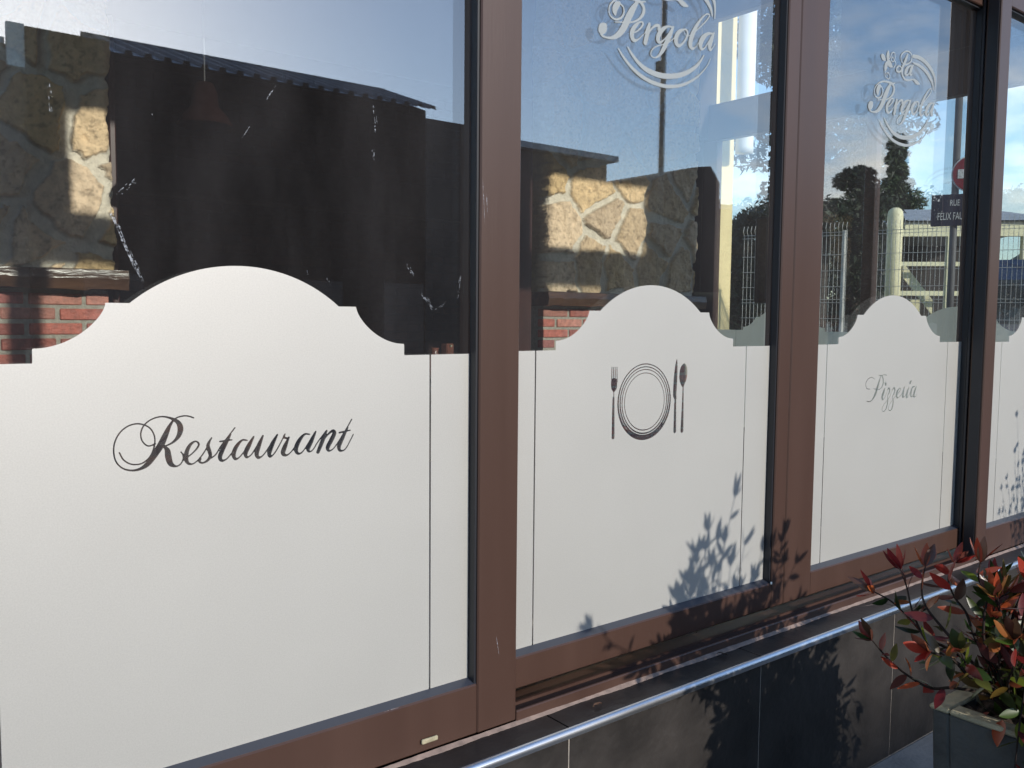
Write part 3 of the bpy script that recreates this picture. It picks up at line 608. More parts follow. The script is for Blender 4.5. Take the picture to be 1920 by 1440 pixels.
# ------------------------------------------------------------------ stone pillars with brick base, behind the panes
def noise2(X, Z, seed, scale):
    r = np.random.RandomState(seed); G = r.rand(64, 64); x = X*scale; z = Z*scale
    i = np.floor(x).astype(int); j = np.floor(z).astype(int); fx = x-i; fz = z-j; fx = fx*fx*(3-2*fx); fz = fz*fz*(3-2*fz)
    g_ = lambda a, b: G[a % 64, b % 64]
    return (g_(i, j)*(1-fx)+g_(i+1, j)*fx)*(1-fz)+(g_(i, j+1)*(1-fx)+g_(i+1, j+1)*fx)*fz
def fbm(X, Z, seed, s): return sum(noise2(X, Z, seed+k, s*2**k)*.5**k for k in range(5))/1.94
def stone_face(x0, x1, z0, z1, y, seed, sz, parent, thick=.25):
    h = .005; nx = int((x1-x0)/h)+1; nz = int((z1-z0)/h)+1
    X, Z = np.meshgrid(np.linspace(x0, x1, nx), np.linspace(z0, z1, nz), indexing='ij')
    r = np.random.RandomState(seed); seeds = []
    for i in range(int((x1-x0)/sz)+3):
        for j in range(int((z1-z0)/sz)+3):
            seeds.append((x0+(i-1+.5*(j % 2)+r.uniform(.12, .88))*sz, z0+(j-1+r.uniform(.1, .9))*sz*.92))
    seeds = np.array(seeds)
    wx = X+(fbm(X, Z, seed, 9)-.5)*.075; wz = Z+(fbm(X, Z, seed+9, 9)-.5)*.075
    d = np.hypot((wx[..., None]-seeds[:, 0]), (wz[..., None]-seeds[:, 1]))
    o_ = np.argsort(d, -1)[..., :2]; d1 = np.take_along_axis(d, o_[..., :1], -1)[..., 0]; d2 = np.take_along_axis(d, o_[..., 1:2], -1)[..., 0]
    sd = np.hypot(*(seeds[o_[..., 0]]-seeds[o_[..., 1]]).transpose(2, 0, 1)); e = (d2*d2-d1*d1)/(2*sd+1e-6)
    gap = .017+.008*fbm(X, Z, seed+20, 14); t = np.clip((e-gap)/.007, 0, 1); t = t*t*(3-2*t)
    rough = fbm(X, Z, seed+30, 22)-.5; big = fbm(X, Z, seed+31, 5)-.5
    tone = r.uniform(.82, 1.12, len(seeds))[o_[..., 0]]; hue = r.uniform(-1, 1, len(seeds))[o_[..., 0]]; hh = r.uniform(.6, 1.2, len(seeds))[o_[..., 0]]
    H = t*(.030*hh+rough*.030+big*.02)+(1-t)*(rough*.006)
    stc = np.stack([.80*tone*(1+.04*hue), .59*tone, .36*tone*(1-.14*hue)], -1)
    pit = np.clip((fbm(X, Z, seed+40, 60)-.60)*8, 0, 1)[..., None]; stc = stc*(1-.35*pit)
    moc = np.array([.70, .64, .53])*(1+.15*rough[..., None]); col = stc*t[..., None]+moc*(1-t[..., None])
    # ragged sides
    Xr = X.copy(); prof = (fbm(Z, Z*0+3, seed+50, 7)-.5)*.05+(fbm(Z, Z*0+7, seed+51, 30)-.5)*.02
    Xr[0, :] += prof[0, :]; Xr[-1, :] += prof[-1, :]
    k_ = np.clip(1-(X-x0)/.03, 0, 1); k2 = np.clip(1-(x1-X)/.03, 0, 1); Xr = X+prof*(k_+k2); H = H-(k_**2+k2**2)*.02
    V = np.stack([Xr, y-H, Z], -1).reshape(-1, 3)
    idx = np.arange(nx*nz).reshape(nx, nz); q = np.stack([idx[:-1, :-1], idx[1:, :-1], idx[1:, 1:], idx[:-1, 1:]], -1).reshape(-1, 4)
    fs = q.tolist(); vs = V.tolist(); cols = col.reshape(-1, 3).tolist()
    # returns along both sides, one row further back
    for side in (0, nx-1):
        b = len(vs)
        for dd in (.08, thick):
            for j in range(nz):
                p_ = V[idx[side, j]]; vs.append([p_[0]+(rough[side, j]*.02 if dd < .1 else 0), y+dd, p_[2]]); cols.append((.42, .34, .2))
        for j in range(nz-1):
            a0, a1 = int(idx[side, j]), int(idx[side, j+1])
            fs.append([a0, a1, b+j+1, b+j]); fs.append([b+j, b+j+1, b+nz+j+1, b+nz+j])
    mb = MB(); mb.v = [tuple(v) for v in vs]; mb.f = [tuple(f) for f in fs]; mb.c = cols; mb.mi = [0]*len(fs)
    return under(mb.build('stone_facing', M['stone'], smooth=True), parent)
def bricks(x0, x1, z0, z1, y, parent, depth=.25, name='brick_base', cols=((.50, .15, .11), (.42, .12, .09), (.58, .24, .18), (.38, .12, .10)), L=.215, Hh=.062, mat='brick', mort='mortar'):
    mb = MB(); j = 0; z = z1-Hh
    while z > z0-Hh:
        off = -L*.5 if j % 2 else -L*.03; x = x0+off
        while x < x1:
            a, b = max(x, x0), min(x+L-.017, x1)
            if b-a > .02:
                c_ = random.choice(cols); k = random.uniform(.75, 1.2); mb.col = tuple(min(1, v*k) for v in c_)
                dz = random.uniform(-.0015, .0015); mb.box(a, b, y-random.uniform(.004, .010), y+.05, max(z, z0)+dz, z+Hh-.016+dz, bev=.004)
            x += L
        z -= Hh; j += 1
    o = under(mb.build(name, M[mat]), parent)
    m_ = MB(); m_.box(x0+.003, x1-.003, y, y+depth, z0, z1); under(m_.build('mortar_bed', M[mort]), parent)
    return o
PY = 2.5; ZL = EYE+.14
def pillar(name, x0, x1, seed, sz, label, zl, group):
    e = empty(name, ((x0+x1)/2, PY, 0.03), label, 'pillar', group)
    stone_face(x0, x1, zl, EYE+2.3, PY, seed, sz, e)
    m_ = MB(); m_.box(x0+.02, x1-.02, PY+.012, PY+.24, zl, EYE+2.3); under(m_.build('wall_core', M['mortar']), e)
    bricks(x0+.01, x1-.01, .03, zl-.085, PY+.03, e)
    # rough wooden ledge
    mb = MB(); n_ = 60; vs = []; fs = []; xa, xb = x0-.03, x1+.05
    for i in range(n_+1):
        x = xa+(xb-xa)*i/n_; j = (fbm(np.array([x]), np.array([.3]), seed+5, 18)[0]-.5)*.022; j2 = (fbm(np.array([x]), np.array([.9]), seed+6, 25)[0]-.5)*.016
        vs += [(x, PY-.06+j2, zl-.084+j), (x, PY-.072, zl-.04+j2), (x, PY-.062, zl-.004), (x, PY+.1, zl-.004), (x, PY+.1, zl-.084)]
    for i in range(n_):
        for k in range(5): fs.append((i*5+k, i*5+(k+1) % 5, i*5+5+(k+1) % 5, i*5+5+k))
    fs += [tuple(range(5)), tuple(range(n_*5, n_*5+5))]; mb.add(vs, fs); under(mb.build('ledge', M['wood']), e)
    return e
x1r = at_y(205, 300, PY).x; zl1 = at_y(100, 502, PY).z
pillar('stone_pillar', -.6, x1r, 5, .27, 'stone pillar behind the Restaurant window, at the left edge', zl1, 'stone pillars inside')
xa, xb = at_y(1024, 400, PY).x, at_y(1305, 400, PY).x; zl2 = at_y(1140, 550, PY).z
pillar('stone_pillar', xa, xb, 23, .31, 'sunlit stone pillar behind the plate and cutlery window', zl2, 'stone pillars inside')
# red posts beside the pillars
for (pxa, pxb, lab) in ((206, 219, 'dark red post beside the left stone pillar'), (974, 1000, 'dark red post left of the sunlit stone pillar')):
    a, b = at_y(pxa, 300, PY+.05).x, at_y(pxb, 300, PY+.05).x
    m_ = MB(); m_.box(a, b, PY+.05, PY+.16, .03, EYE+1.25, bev=.005); tag(m_.build('wooden_post', M['redwood']), lab, 'post', 'wooden posts inside')
# dark room behind
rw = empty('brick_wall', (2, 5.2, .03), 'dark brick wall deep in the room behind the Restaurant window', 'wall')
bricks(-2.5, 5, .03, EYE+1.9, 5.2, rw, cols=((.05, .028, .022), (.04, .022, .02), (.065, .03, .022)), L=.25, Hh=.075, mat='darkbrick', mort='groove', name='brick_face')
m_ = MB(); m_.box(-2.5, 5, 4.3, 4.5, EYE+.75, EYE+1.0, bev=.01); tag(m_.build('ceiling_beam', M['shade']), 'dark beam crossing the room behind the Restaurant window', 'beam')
# pendant lamp
pl = at_y(385, 235, 1.9); la = empty('pendant_lamp', (pl.x, 1.9, pl.z), 'copper bell lamp hanging in the dark room', 'lamp')
m_ = MB(); prof = [(.012, .16), (.03, .155), (.045, .12), (.05, .07), (.085, .03), (.10, 0), (.096, -.004), (.08, .025), (.045, .065)]
n_ = 28; vs = [(pl.x+r_*math.cos(2*math.pi*k/n_), 1.9+r_*math.sin(2*math.pi*k/n_), pl.z+z_) for (r_, z_) in prof for k in range(n_)]
m_.add(vs, [(i*n_+k, i*n_+(k+1) % n_, (i+1)*n_+(k+1) % n_, (i+1)*n_+k) for i in range(len(prof)-1) for k in range(n_)])
under(m_.build('lamp_shade', M['lamp'], smooth=True), la)
m_ = MB(); m_.tube([(pl.x, 1.9, pl.z+.155), (pl.x, 1.9, EYE+2.352)], .004, 6); under(m_.build('cord', M['black']), la)
# little brown ornaments whose tops show over the film
a = at_y(815, 652, 1.2); e = empty('round_vase', (a.x, 1.2, a.z-.12), 'small round brown vase just over the film of the Restaurant window', 'vase')
m_ = MB(); prof = [(.0, 0), (.02, 0), (.035, .03), (.036, .06), (.02, .09), (.012, .105), (.016, .12), (.012, .12), (.008, .10)]
vs = [(a.x+r_*math.cos(2*math.pi*k/20), 1.2+r_*math.sin(2*math.pi*k/20), a.z-.12+z_) for (r_, z_) in prof for k in range(20)]
m_.add(vs, [(i*20+k, i*20+(k+1) % 20, (i+1)*20+(k+1) % 20, (i+1)*20+k) for i in range(len(prof)-1) for k in range(20)])
under(m_.build('vase_body', M['bottle'], smooth=True), e)
a2 = at_y(839, 648, 1.2); e = empty('clock', (a2.x, 1.2, a2.z-.12), 'small square brown box with a round knob over the film', 'box')
m_ = MB(); m_.box(a2.x-.016, a2.x+.016, 1.18, 1.22, a2.z-.12, a2.z+.008, bev=.004); under(m_.build('case', M['bottle']), e)
m_ = MB(); m_.tube([(a2.x, 1.181, a2.z), (a2.x, 1.174, a2.z)], .004, 10); under(m_.build('knob', M['rim']), e)
e = empty('side_table', (a.x+.03, 1.2, .03), 'dark side table hidden behind the film, holding the brown vase', 'table')
m_ = MB(); m_.box(a.x-.25, a.x+.25, 1.05, 1.35, a.z-.14, a.z-.1205, bev=.004); under(m_.build('table_top', M['black']), e)
for sx in (-.22, .22):
    for sy2 in (1.08, 1.32):
        m_ = MB(); m_.box(a.x+sx-.02, a.x+sx+.02, sy2-.02, sy2+.02, .03, a.z-.1405); under(m_.build('leg', M['black']), e)
# loudspeaker hanging by the end window
P = (4.7, 0, 0); n_x = (1, 0, 0)
a = at_plane(1416, 408, P, n_x); b = at_plane(1450, 568, P, n_x); sp_ = empty('loudspeaker', (4.7, (a.y+b.y)/2, b.z), 'black loudspeaker hanging before the end window', 'loudspeaker')
m_ = MB(); m_.box(4.7, 4.88, b.y, a.y, b.z, a.z, bev=.01); under(m_.build('cabinet', M['black']), sp_)
m_ = MB(); m_.box(4.694, 4.699, b.y+.03, a.y-.03, b.z+.03, a.z-.03, bev=.002); under(m_.build('grille', M['rubber']), sp_)
m_ = MB(); m_.box(4.88, 4.965, (a.y+b.y)/2-.02, (a.y+b.y)/2+.02, a.z-.1, a.z-.06); under(m_.build('bracket', M['pole']), sp_)

# ------------------------------------------------------------------ planter and red-tipped shrub
PX0, PX1, PY0, PY1, PZ = 1.82, 2.30, -1.15, -.625, EYE-.80
pt = empty('planter', ((PX0+PX1)/2, (PY0+PY1)/2, .012), 'grey concrete planter box with a worn pale rim, at the lower right', 'planter')
m_ = MB()
tk = .035; ta = .02
def taper(v):                            # walls lean in a little towards the ground
    x, y, z = v; k = (PZ-z)/PZ*ta; cx_, cy_ = (PX0+PX1)/2, (PY0+PY1)/2
    return (x+(k if x < cx_ else -k), y+(k if y < cy_ else -k), z)
for (a, b, c, d) in ((PX0, PX1, PY0, PY0+tk), (PX0, PX1, PY1-tk, PY1), (PX0, PX0+tk, PY0+tk, PY1-tk), (PX1-tk, PX1, PY0+tk, PY1-tk)):
    st = len(m_.v); m_.box(a, b, c, d, .013, PZ-.012, bev=.004); m_.v[st:] = [taper(v) for v in m_.v[st:]]
under(m_.build('planter_body', M['planter']), pt)
m_ = MB()
for (a, b, c, d) in ((PX0-.004, PX1+.004, PY0-.004, PY0+tk+.003), (PX0-.004, PX1+.004, PY1-tk-.003, PY1+.004), (PX0-.004, PX0+tk+.003, PY0+tk+.003, PY1-tk-.003), (PX1-tk-.003, PX1+.004, PY0+tk+.003, PY1-tk-.003)):
    m_.box(a, b, c, d, PZ-.0115, PZ, bev=.004)
under(m_.build('rim', M['rim']), pt)
m_ = MB(); nn = 26; vs = []; fs = []
for i in range(nn+1):
    for j in range(nn+1):
        vs.append((PX0+tk+(PX1-PX0-2*tk)*i/nn, PY0+tk+(PY1-PY0-2*tk)*j/nn, PZ-.018+random.uniform(-.008, .012)))
for i in range(nn):
    for j in range(nn): q = i*(nn+1)+j; fs.append((q, q+1, q+nn+2, q+nn+1))
m_.add(vs, fs); under(m_.build('soil', M['soil']), pt)

sh = empty('red_tipped_shrub', (1.98, -.76, PZ-.03), 'red and green leaved shrub growing in the grey planter', 'shrub')
leafm = MB(); stem = MB()
RED = [(.46, .055, .035), (.32, .035, .03), (.17, .03, .03), (.52, .13, .05), (.34, .12, .05), (.14, .05, .04)]
GRN = [(.08, .12, .025), (.05, .08, .02), (.22, .24, .035), (.03, .05, .015), (.14, .11, .03)]
def leaf(base, dr, L_, w, up_=Vector((0, 0, 1)), col=None, curl=.25):
    dr = dr.normalized(); side = dr.cross(up_)
    if side.length < .05: side = dr.orthogonal()
    side.normalize(); nrm = side.cross(dr).normalized()
    leafm.col = col; vs = []; N_ = 7
    for i in range(N_+1):
        t = i/N_; wd = w*math.sin(math.pi*min(1, t**.85))**.8 if 0 < t < 1 else .0008
        c_ = base+dr*(L_*t)-nrm*(curl*L_*t*t*.5)
        f_ = .22*wd
        vs += [c_-side*wd+nrm*f_, c_, c_+side*wd+nrm*f_]
    leafm.add(vs, [(i*3+k, i*3+k+1, i*3+4+k, i*3+3+k) for i in range(N_) for k in (0, 1)])
def jit(s_): return Vector((random.uniform(-s_, s_), random.uniform(-s_, s_), random.uniform(-s_, s_)))
def twig(pts, r0, r1, leaves=True, red=.8, n=7, ls=.07, tipn=5):
    P_ = [Vector(q[:3]) for q in spline([tuple(p_) for p_ in pts], 5)]
    # spline() clips its third value only upwards for radii; heights here are positive, so it is safe
    rr = [r0+(r1-r0)*i/(len(P_)-1) for i in range(len(P_))]; stem.tube(P_, rr, 6)
    if not leaves: return P_
    m__ = len(P_)
    for i in range(n):
        k = int(m__*(.35+.6*i/n)); p_ = P_[min(k, m__-1)]; d = (P_[min(k+1, m__-1)]-P_[max(k-1, 0)]).normalized()
        o_ = d.orthogonal().normalized(); o_.rotate(Matrix.Rotation(i*2.4+random.random(), 4, d).to_3x3().to_quaternion())
        cc = random.choice(RED if random.random() < red*(.45+.6*i/n) else GRN)
        leaf(p_, d*.6+o_+jit(.2), random.uniform(.7, 1.1)*ls, random.uniform(.007, .0115), jit(1).normalized(), tuple(v*random.uniform(.7, 1.2) for v in cc), random.uniform(-.1, .6))
    d = (P_[-1]-P_[-3]).normalized()
    for i in range(tipn):
        o_ = d.orthogonal().normalized(); o_.rotate(Matrix.Rotation(i*2*math.pi/tipn+random.random(), 4, d).to_3x3().to_quaternion())
        cc = random.choice(RED if random.random() < red+.1 else GRN)
        leaf(P_[-1], d*1.3+o_*.7+jit(.15), random.uniform(.8, 1.15)*ls, random.uniform(.007, .0118), o_, tuple(v*random.uniform(.8, 1.3) for v in cc), random.uniform(-.3, .3))
    return P_
base = Vector((1.98, -.76, PZ-.03))
def P3(px_, py_, y): return at_y(px_, py_, y)
# the branches that show in the picture, followed from crown to tip
roots = P3(1870, 1290, -.90)
br = [([(1860,1300),(1800,1230),(1745,1200),(1705,1160),(1672,1128),(1640,1110)], -.50, .8),
      ([(1855,1300),(1790,1240),(1740,1205),(1712,1150),(1700,1100),(1688,1068)], -.52, .9),
      ([(1850,1310),(1790,1290),(1745,1290),(1700,1265),(1665,1235),(1635,1200)], -.55, .75),
      ([(1862,1300),(1800,1215),(1765,1175),(1735,1135),(1728,1100),(1735,1062)], -.56, .9),
      ([(1870,1290),(1835,1210),(1812,1150),(1790,1120),(1778,1085),(1790,1055)], -.62, .9),
      ([(1870,1290),(1850,1220),(1845,1160),(1850,1120),(1835,1085),(1838,1055)], -.70, .95),
      ([(1880,1290),(1885,1230),(1880,1170),(1872,1140),(1866,1118)], -.74, .95),
      ([(1880,1290),(1900,1240),(1915,1180),(1925,1130),(1935,1090)], -.90, .9),
      ([(1880,1290),(1905,1270),(1920,1240),(1940,1210)], -.85, .6),
      ([(1870,1300),(1820,1270),(1790,1240),(1765,1230),(1740,1222)], -.72, .5),
      ([(1870,1300),(1845,1280),(1820,1262),(1800,1220)], -.76, .4),
      ([(1875,1300),(1890,1280),(1905,1240),(1900,1200)], -.84, .6)]
for pts, yd, red in br:
    n_ = len(pts); Q = []
    for i, (a, b) in enumerate(pts): Q.append(P3(a, b, -.75+(yd+.75)*min(1, i/(n_-1)*1.15)))
    Q[0] = Q[0].lerp(base+jit(.05), .3)
    twig([base+Vector((random.uniform(-.08, .04), random.uniform(-.05, .05), 0))]+Q, .0042, .0014, red=red, n=11, ls=.054, tipn=5)
# the rest of the shrub, beyond the picture edge: it throws the shadow on the window
for i in range(58):
    a = random.uniform(0, 2*math.pi); ln = random.uniform(.18, .50); sp2 = random.uniform(.08, .30)
    top = base+Vector((math.cos(a)*sp2*1.15+.10, math.sin(a)*sp2*.8-.06, ln))
    if top.x < 1.85 and top.z > EYE-.46: top.z = EYE-.50
    if top.x/(top.y+D) < 2.75 and top.z > EYE-.54: top.z = EYE-.55+random.uniform(-.06, .03)
    mid = base.lerp(top, .5)+Vector((math.cos(a)*.06, math.sin(a)*.05, .02))
    twig([base+jit(.03), base.lerp(mid, .5)+jit(.02), mid, mid.lerp(top, .6)+jit(.02), top], .004, .0013, red=.6, n=8, ls=.054, tipn=4)
for (x, z, dx) in ((2.09, -.19, -.04), (2.02, -.30, -.06), (2.22, -.36, .03), (2.34, -.42, .02), (1.90, -.39, -.02), (1.94, -.33, 0), (1.98, -.27, -.03), (2.0, -.37, .02), (2.05, -.31, 0), (1.89, -.45, -.03), (2.08, -.38, .02), (1.93, -.43, .01), (2.14, -.33, 0)):
    top = Vector((x, -.84, EYE+z)); twig([base, base.lerp(top, .4)+Vector((dx, 0, 0)), base.lerp(top, .75)+Vector((dx*.5, 0, 0)), top], .0042, .0013, red=.7, n=6, ls=.06, tipn=4)
for i in range(26):                      # low branches that droop over the sides of the planter
    sx = random.choice((-1, 1, 1)); x = (PX0-.06*random.random() if sx < 0 else PX1+.14*random.random()); y = random.uniform(-1.05, -.72)
    if sx < 0: y = random.uniform(-1.0, -.80)
    end = Vector((x, y, PZ-random.uniform(.0, .34 if sx > 0 else .10))); mid = base.lerp(end, .55); mid.z = PZ+random.uniform(.03, .10)
    twig([base+jit(.02), mid, mid.lerp(end, .6)+Vector((0, 0, .03)), end], .003, .0012, red=.5, n=8, ls=.055, tipn=4)
for i in range(170):                      # low inner leaves close to the soil
    p_ = base+Vector((random.uniform(-.15, .24), random.uniform(-.28, .12), random.uniform(.0, .12)))
    leaf(p_, jit(1), random.uniform(.04, .065), .014, jit(1).normalized(), tuple(v*random.uniform(.5, 1) for v in random.choice(GRN+GRN+RED)))
under(leafm.build('leaves', M['leaf'], smooth=True, recalc=False), sh); under(stem.build('stems', M['twig'], smooth=True), sh)

p2t = empty('planter', (3.75, -.80, .012), 'second grey planter further along the wall, beyond the right edge', 'planter')
m_ = MB()
for (a, b, c, d) in ((3.5, 4.0, -1.0, -.965), (3.5, 4.0, -.635, -.60), (3.5, 3.535, -.965, -.635), (3.965, 4.0, -.965, -.635)): m_.box(a, b, c, d, .013, PZ, bev=.004)
m_.box(3.535, 3.965, -.965, -.635, PZ-.06, PZ-.03); under(m_.build('planter_body', M['planter']), p2t)
sh2 = empty('twiggy_shrub', (3.75, -.80, PZ-.03), 'sparse twiggy shrub in the second planter, beyond the right edge', 'shrub')
leafm = MB(); stem = MB(); base = Vector((3.75, -.80, PZ-.03))
for i in range(26):
    top = base+Vector((random.uniform(-.22, .2), random.uniform(-.12, .12), random.uniform(.3, .72))); mid = base.lerp(top, .5)+jit(.03)
    twig([base+jit(.02), mid, mid.lerp(top, .6)+jit(.02), top], .0028, .0008, red=.2, n=5, ls=.028, tipn=2)
under(leafm.build('leaves', M['leaf'], smooth=True, recalc=False), sh2); under(stem.build('stems', M['twig'], smooth=True), sh2)
# ------------------------------------------------------------------ trees
def crown_tree(name, base_, h, rx, label, shape='cone', n=5000, leafs=.16, cols=((.012, .022, .010), (.02, .035, .014), (.03, .045, .02)), trunk=.14, group='trees near the restaurant'):
    e = empty(name, base_, label, 'tree', group); b = Vector(base_)
    m_ = MB(); m_.tube([b, b+Vector((.05, 0, h*.45)), b+Vector((0, .04, h*.93))], [trunk, trunk*.6, .02], 8)
    clumps = []
    NC = 110 if shape == 'cone' else 60
    for i in range(NC):
        t = random.random()**.8
        a = random.uniform(0, 6.28)
        if shape == 'cone': z = h*(.10+.88*t); r_ = rx*(1-t)**.72*(.75+.25*math.sin(z*5))+.08
        else: z = h*(.25+.70*t); r_ = rx*math.sqrt(max(.05, 1-((t-.45)/.6)**2))
        q = random.uniform(.1, .92); c_ = b+Vector((math.cos(a)*r_*q, math.sin(a)*r_*q, z)); clumps.append((c_, max(.28, r_*.42)))
        if i % 3 == 0: m_.tube([b+Vector((0, 0, max(.3, z-r_*.5))), c_], [trunk*.3, .01], 5)
    under(m_.build('trunk', M['bark']), e)
    L_ = MB()
    for i in range(n):
        c_, r_ = random.choice(clumps); v = jit(1)
        while v.length > 1: v = jit(1)
        p_ = c_+v*r_*(1 if shape != 'cone' else 1.0)+Vector((0, 0, -.25*v.xy.length*r_))
        d1 = jit(1).normalized()*leafs*random.uniform(.5, 1.2); d2 = jit(1).normalized()*leafs*random.uniform(.3, .7)
        k = random.uniform(.6, 1.3); L_.col = tuple(x*k for x in random.choice(cols)); L_.add([p_-d1, p_+d2, p_+d1, p_-d2*.5], [(0, 1, 2, 3)])
    under(L_.build('crown', M['foliage'], recalc=False), e); return e
def vpt(px_, py_, yv): return mir(at_y(px_, py_, yv))
# reflected in the panes, across the street
for (px_, py_, yv, wpx, shp, lab, nn) in ((1522, 268, 20, 100, 'cone', 'tall dark conifer reflected left of the Pizzeria window', 5000), (1606, 300, 21, 95, 'round', 'low dark bushy tree reflected in the Pizzeria window', 4500),
                               (1684, 250, 19, 120, 'cone', 'tall green conifer reflected under the logo of the Pizzeria window', 7000)):
    top = vpt(px_, py_, yv); dep = (top-Vector((0, -D, EYE))); wm = wpx/2/F_*at_y(px_, py_, yv).dot(fw) if False else wpx/2/F_*((at_y(px_, py_, yv)-Vector((0, -D, EYE))).dot(fw))
    crown_tree('conifer_tree' if shp == 'cone' else 'bushy_tree', (top.x, top.y, 0), top.z, wm*1.3, lab, shp, nn*4, .14)
for i, (px_, py_) in enumerate(((1380, 384), (1440, 384), (1490, 372), (1560, 374), (1640, 372), (1735, 362), (1800, 366), (1865, 362), (1925, 350), (1990, 350))):
    yv = 26; top = vpt(px_, py_, yv)
    crown_tree('bushy_tree', (top.x, top.y, 0), top.z, 3.6+1.2*(i > 4), ['loose', 'dense', 'squat', 'slender', 'broad'][i % 5]+' dark tree in the row across the street, '+('left part' if i < 5 else 'right part'), 'round', 7000, .24)
# dark long building with a corrugated roof, seen mirrored in the first window
def ratio(px_, py_): v = at_y(px_, py_, 8.5); return v.x/10.0, (v.z-EYE)/10.0
YB = 24.0; K = YB+D
rx0, _ = ratio(45, 52); rx1, _ = ratio(795, 190); rx2, _ = ratio(888, 236); rx3, rz3 = ratio(1138, 318)
hb = empty('long_building', (rx0*K+5, -YB, 0), 'long dark building with a ribbed metal roof reflected in the Restaurant window', 'building')
ze = EYE+.2665*K; zr = EYE+.2805*(K+3.0)
m_ = MB()
rm, _ = ratio(203, 80)
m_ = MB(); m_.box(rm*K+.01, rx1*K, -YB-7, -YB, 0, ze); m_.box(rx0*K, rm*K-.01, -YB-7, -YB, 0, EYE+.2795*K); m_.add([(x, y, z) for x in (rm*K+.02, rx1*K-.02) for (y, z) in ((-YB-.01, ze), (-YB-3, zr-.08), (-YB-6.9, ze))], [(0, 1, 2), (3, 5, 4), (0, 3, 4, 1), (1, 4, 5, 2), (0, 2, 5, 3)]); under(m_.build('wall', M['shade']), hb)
rm, _ = ratio(203, 80); xa_, xb_ = rm*K, rx1*K+.2; pitch = .5; N = int((xb_-xa_)/pitch)
for i in range(N):
    x = xa_+i*pitch; y0_, y1_ = -YB+.35, -YB-3
    m_.col = (1, 1, 1); m_.add([(x, y0_, ze-.02), (x+pitch*.55, y0_, ze-.02), (x+pitch*.55, y1_, zr), (x, y1_, zr)], [(0, 1, 2, 3)])
    m_.col = (.30, .30, .32); m_.add([(x+pitch*.55, y0_, ze-.02), (x+pitch*.62, y0_, ze+.10), (x+pitch*.93, y0_, ze+.10), (x+pitch, y0_, ze-.02),
         (x+pitch*.55, y1_, zr), (x+pitch*.62, y1_, zr+.1), (x+pitch*.93, y1_, zr+.1), (x+pitch, y1_, zr)], [(k, k+1, k+5, k+4) for k in range(3)])
m_.col = (.35, .33, .33)
m_.box(xa_, xb_, -YB-3.1, -YB-3.01, zr-.1, zr+.115)
under(m_.build('roof', M['roofing'], recalc=False), hb)
m_ = MB(); m_.box(rx0*K-.40, rx0*K-.01, -YB-.25, -YB-.05, EYE+.24*K, EYE+.2815*K); under(m_.build('gable_board', M['white']), hb)
for i in range(4):
    m_ = MB(); x = rx0*K+1.2+i*3; m_.box(x, x+1.5, -YB, -YB+.03, .1, 2.4); under(m_.build('shutter', M['groove']), hb)
nb = empty('low_building', (rx3*K-4, -YB, 0), 'lower dark building reflected behind the sunlit stones', 'building')
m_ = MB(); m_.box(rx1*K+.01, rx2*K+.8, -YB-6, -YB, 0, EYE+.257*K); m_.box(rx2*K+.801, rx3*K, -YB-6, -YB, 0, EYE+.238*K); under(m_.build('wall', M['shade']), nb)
m_ = MB(); m_.box(rx2*K+.7, rx3*K+.3, -YB-6.2, -YB+.35, EYE+.238*K+.002, EYE+.238*K+.22); under(m_.build('roof', M['roofing']), nb)
lb = empty('low_building', (rx0*K-6, -YB, 0), 'low dark building at the far left of the reflection', 'building')
m_ = MB(); m_.box(rx0*K-14, rx0*K-.02, -YB-7, -YB-.3, 0, EYE+.262*K); under(m_.build('wall', M['shade']), lb)
m_ = MB(); m_.box(rx0*K-14.2, rx0*K-.42, -YB-7.2, -YB-.26, EYE+.262*K+.002, EYE+.262*K+.15); under(m_.build('roof', M['roofing']), lb)
# humped dark hall
ra, _ = ratio(1180, 345); rb, _ = ratio(1352, 345); _, rh = ratio(1330, 312); K2 = 22+D
hh = empty('round_roofed_hall', ((ra+rb)/2*K2, -22, 0), 'dark hall with a rounded roof reflected beside the yellow pillar', 'building')
m_ = MB(); prof = []
for i in range(13):
    t = i/12; px_ = 1250+100*t; py_ = 326-14*math.sin(math.pi*min(1, t*.62))**.8 if t < .85 else 326-14*.9+60*(t-.85)/.15*.5
    v = vpt(px_, py_, 22); prof.append((v.x, v.z))
vs = [(x, -22, z) for x, z in prof]+[(x, -30, z) for x, z in prof]+[(prof[0][0], -22, 0), (prof[-1][0], -22, 0), (prof[0][0], -30, 0), (prof[-1][0], -30, 0)]
n_ = len(prof); fs = [(i, i+1, n_+i+1, n_+i) for i in range(n_-1)]+[tuple([2*n_]+list(range(n_))+[2*n_+1]), tuple([2*n_+2]+list(range(n_, 2*n_))+[2*n_+3]), (2*n_, 2*n_+2, n_, 0), (2*n_+1, 2*n_+3, 2*n_-1, n_-1)]
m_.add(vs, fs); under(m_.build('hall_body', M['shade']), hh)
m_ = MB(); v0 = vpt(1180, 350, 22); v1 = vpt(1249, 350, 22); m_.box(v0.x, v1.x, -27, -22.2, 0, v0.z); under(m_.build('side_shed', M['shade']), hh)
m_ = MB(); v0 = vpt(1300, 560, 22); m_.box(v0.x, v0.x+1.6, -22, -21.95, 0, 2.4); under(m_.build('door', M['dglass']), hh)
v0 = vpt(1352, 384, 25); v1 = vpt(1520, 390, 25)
fb = empty('flat_building', ((v0.x+v1.x)/2, -25, 0), 'flat dark building reflected beside the yellow pillar, right of the hall', 'building')
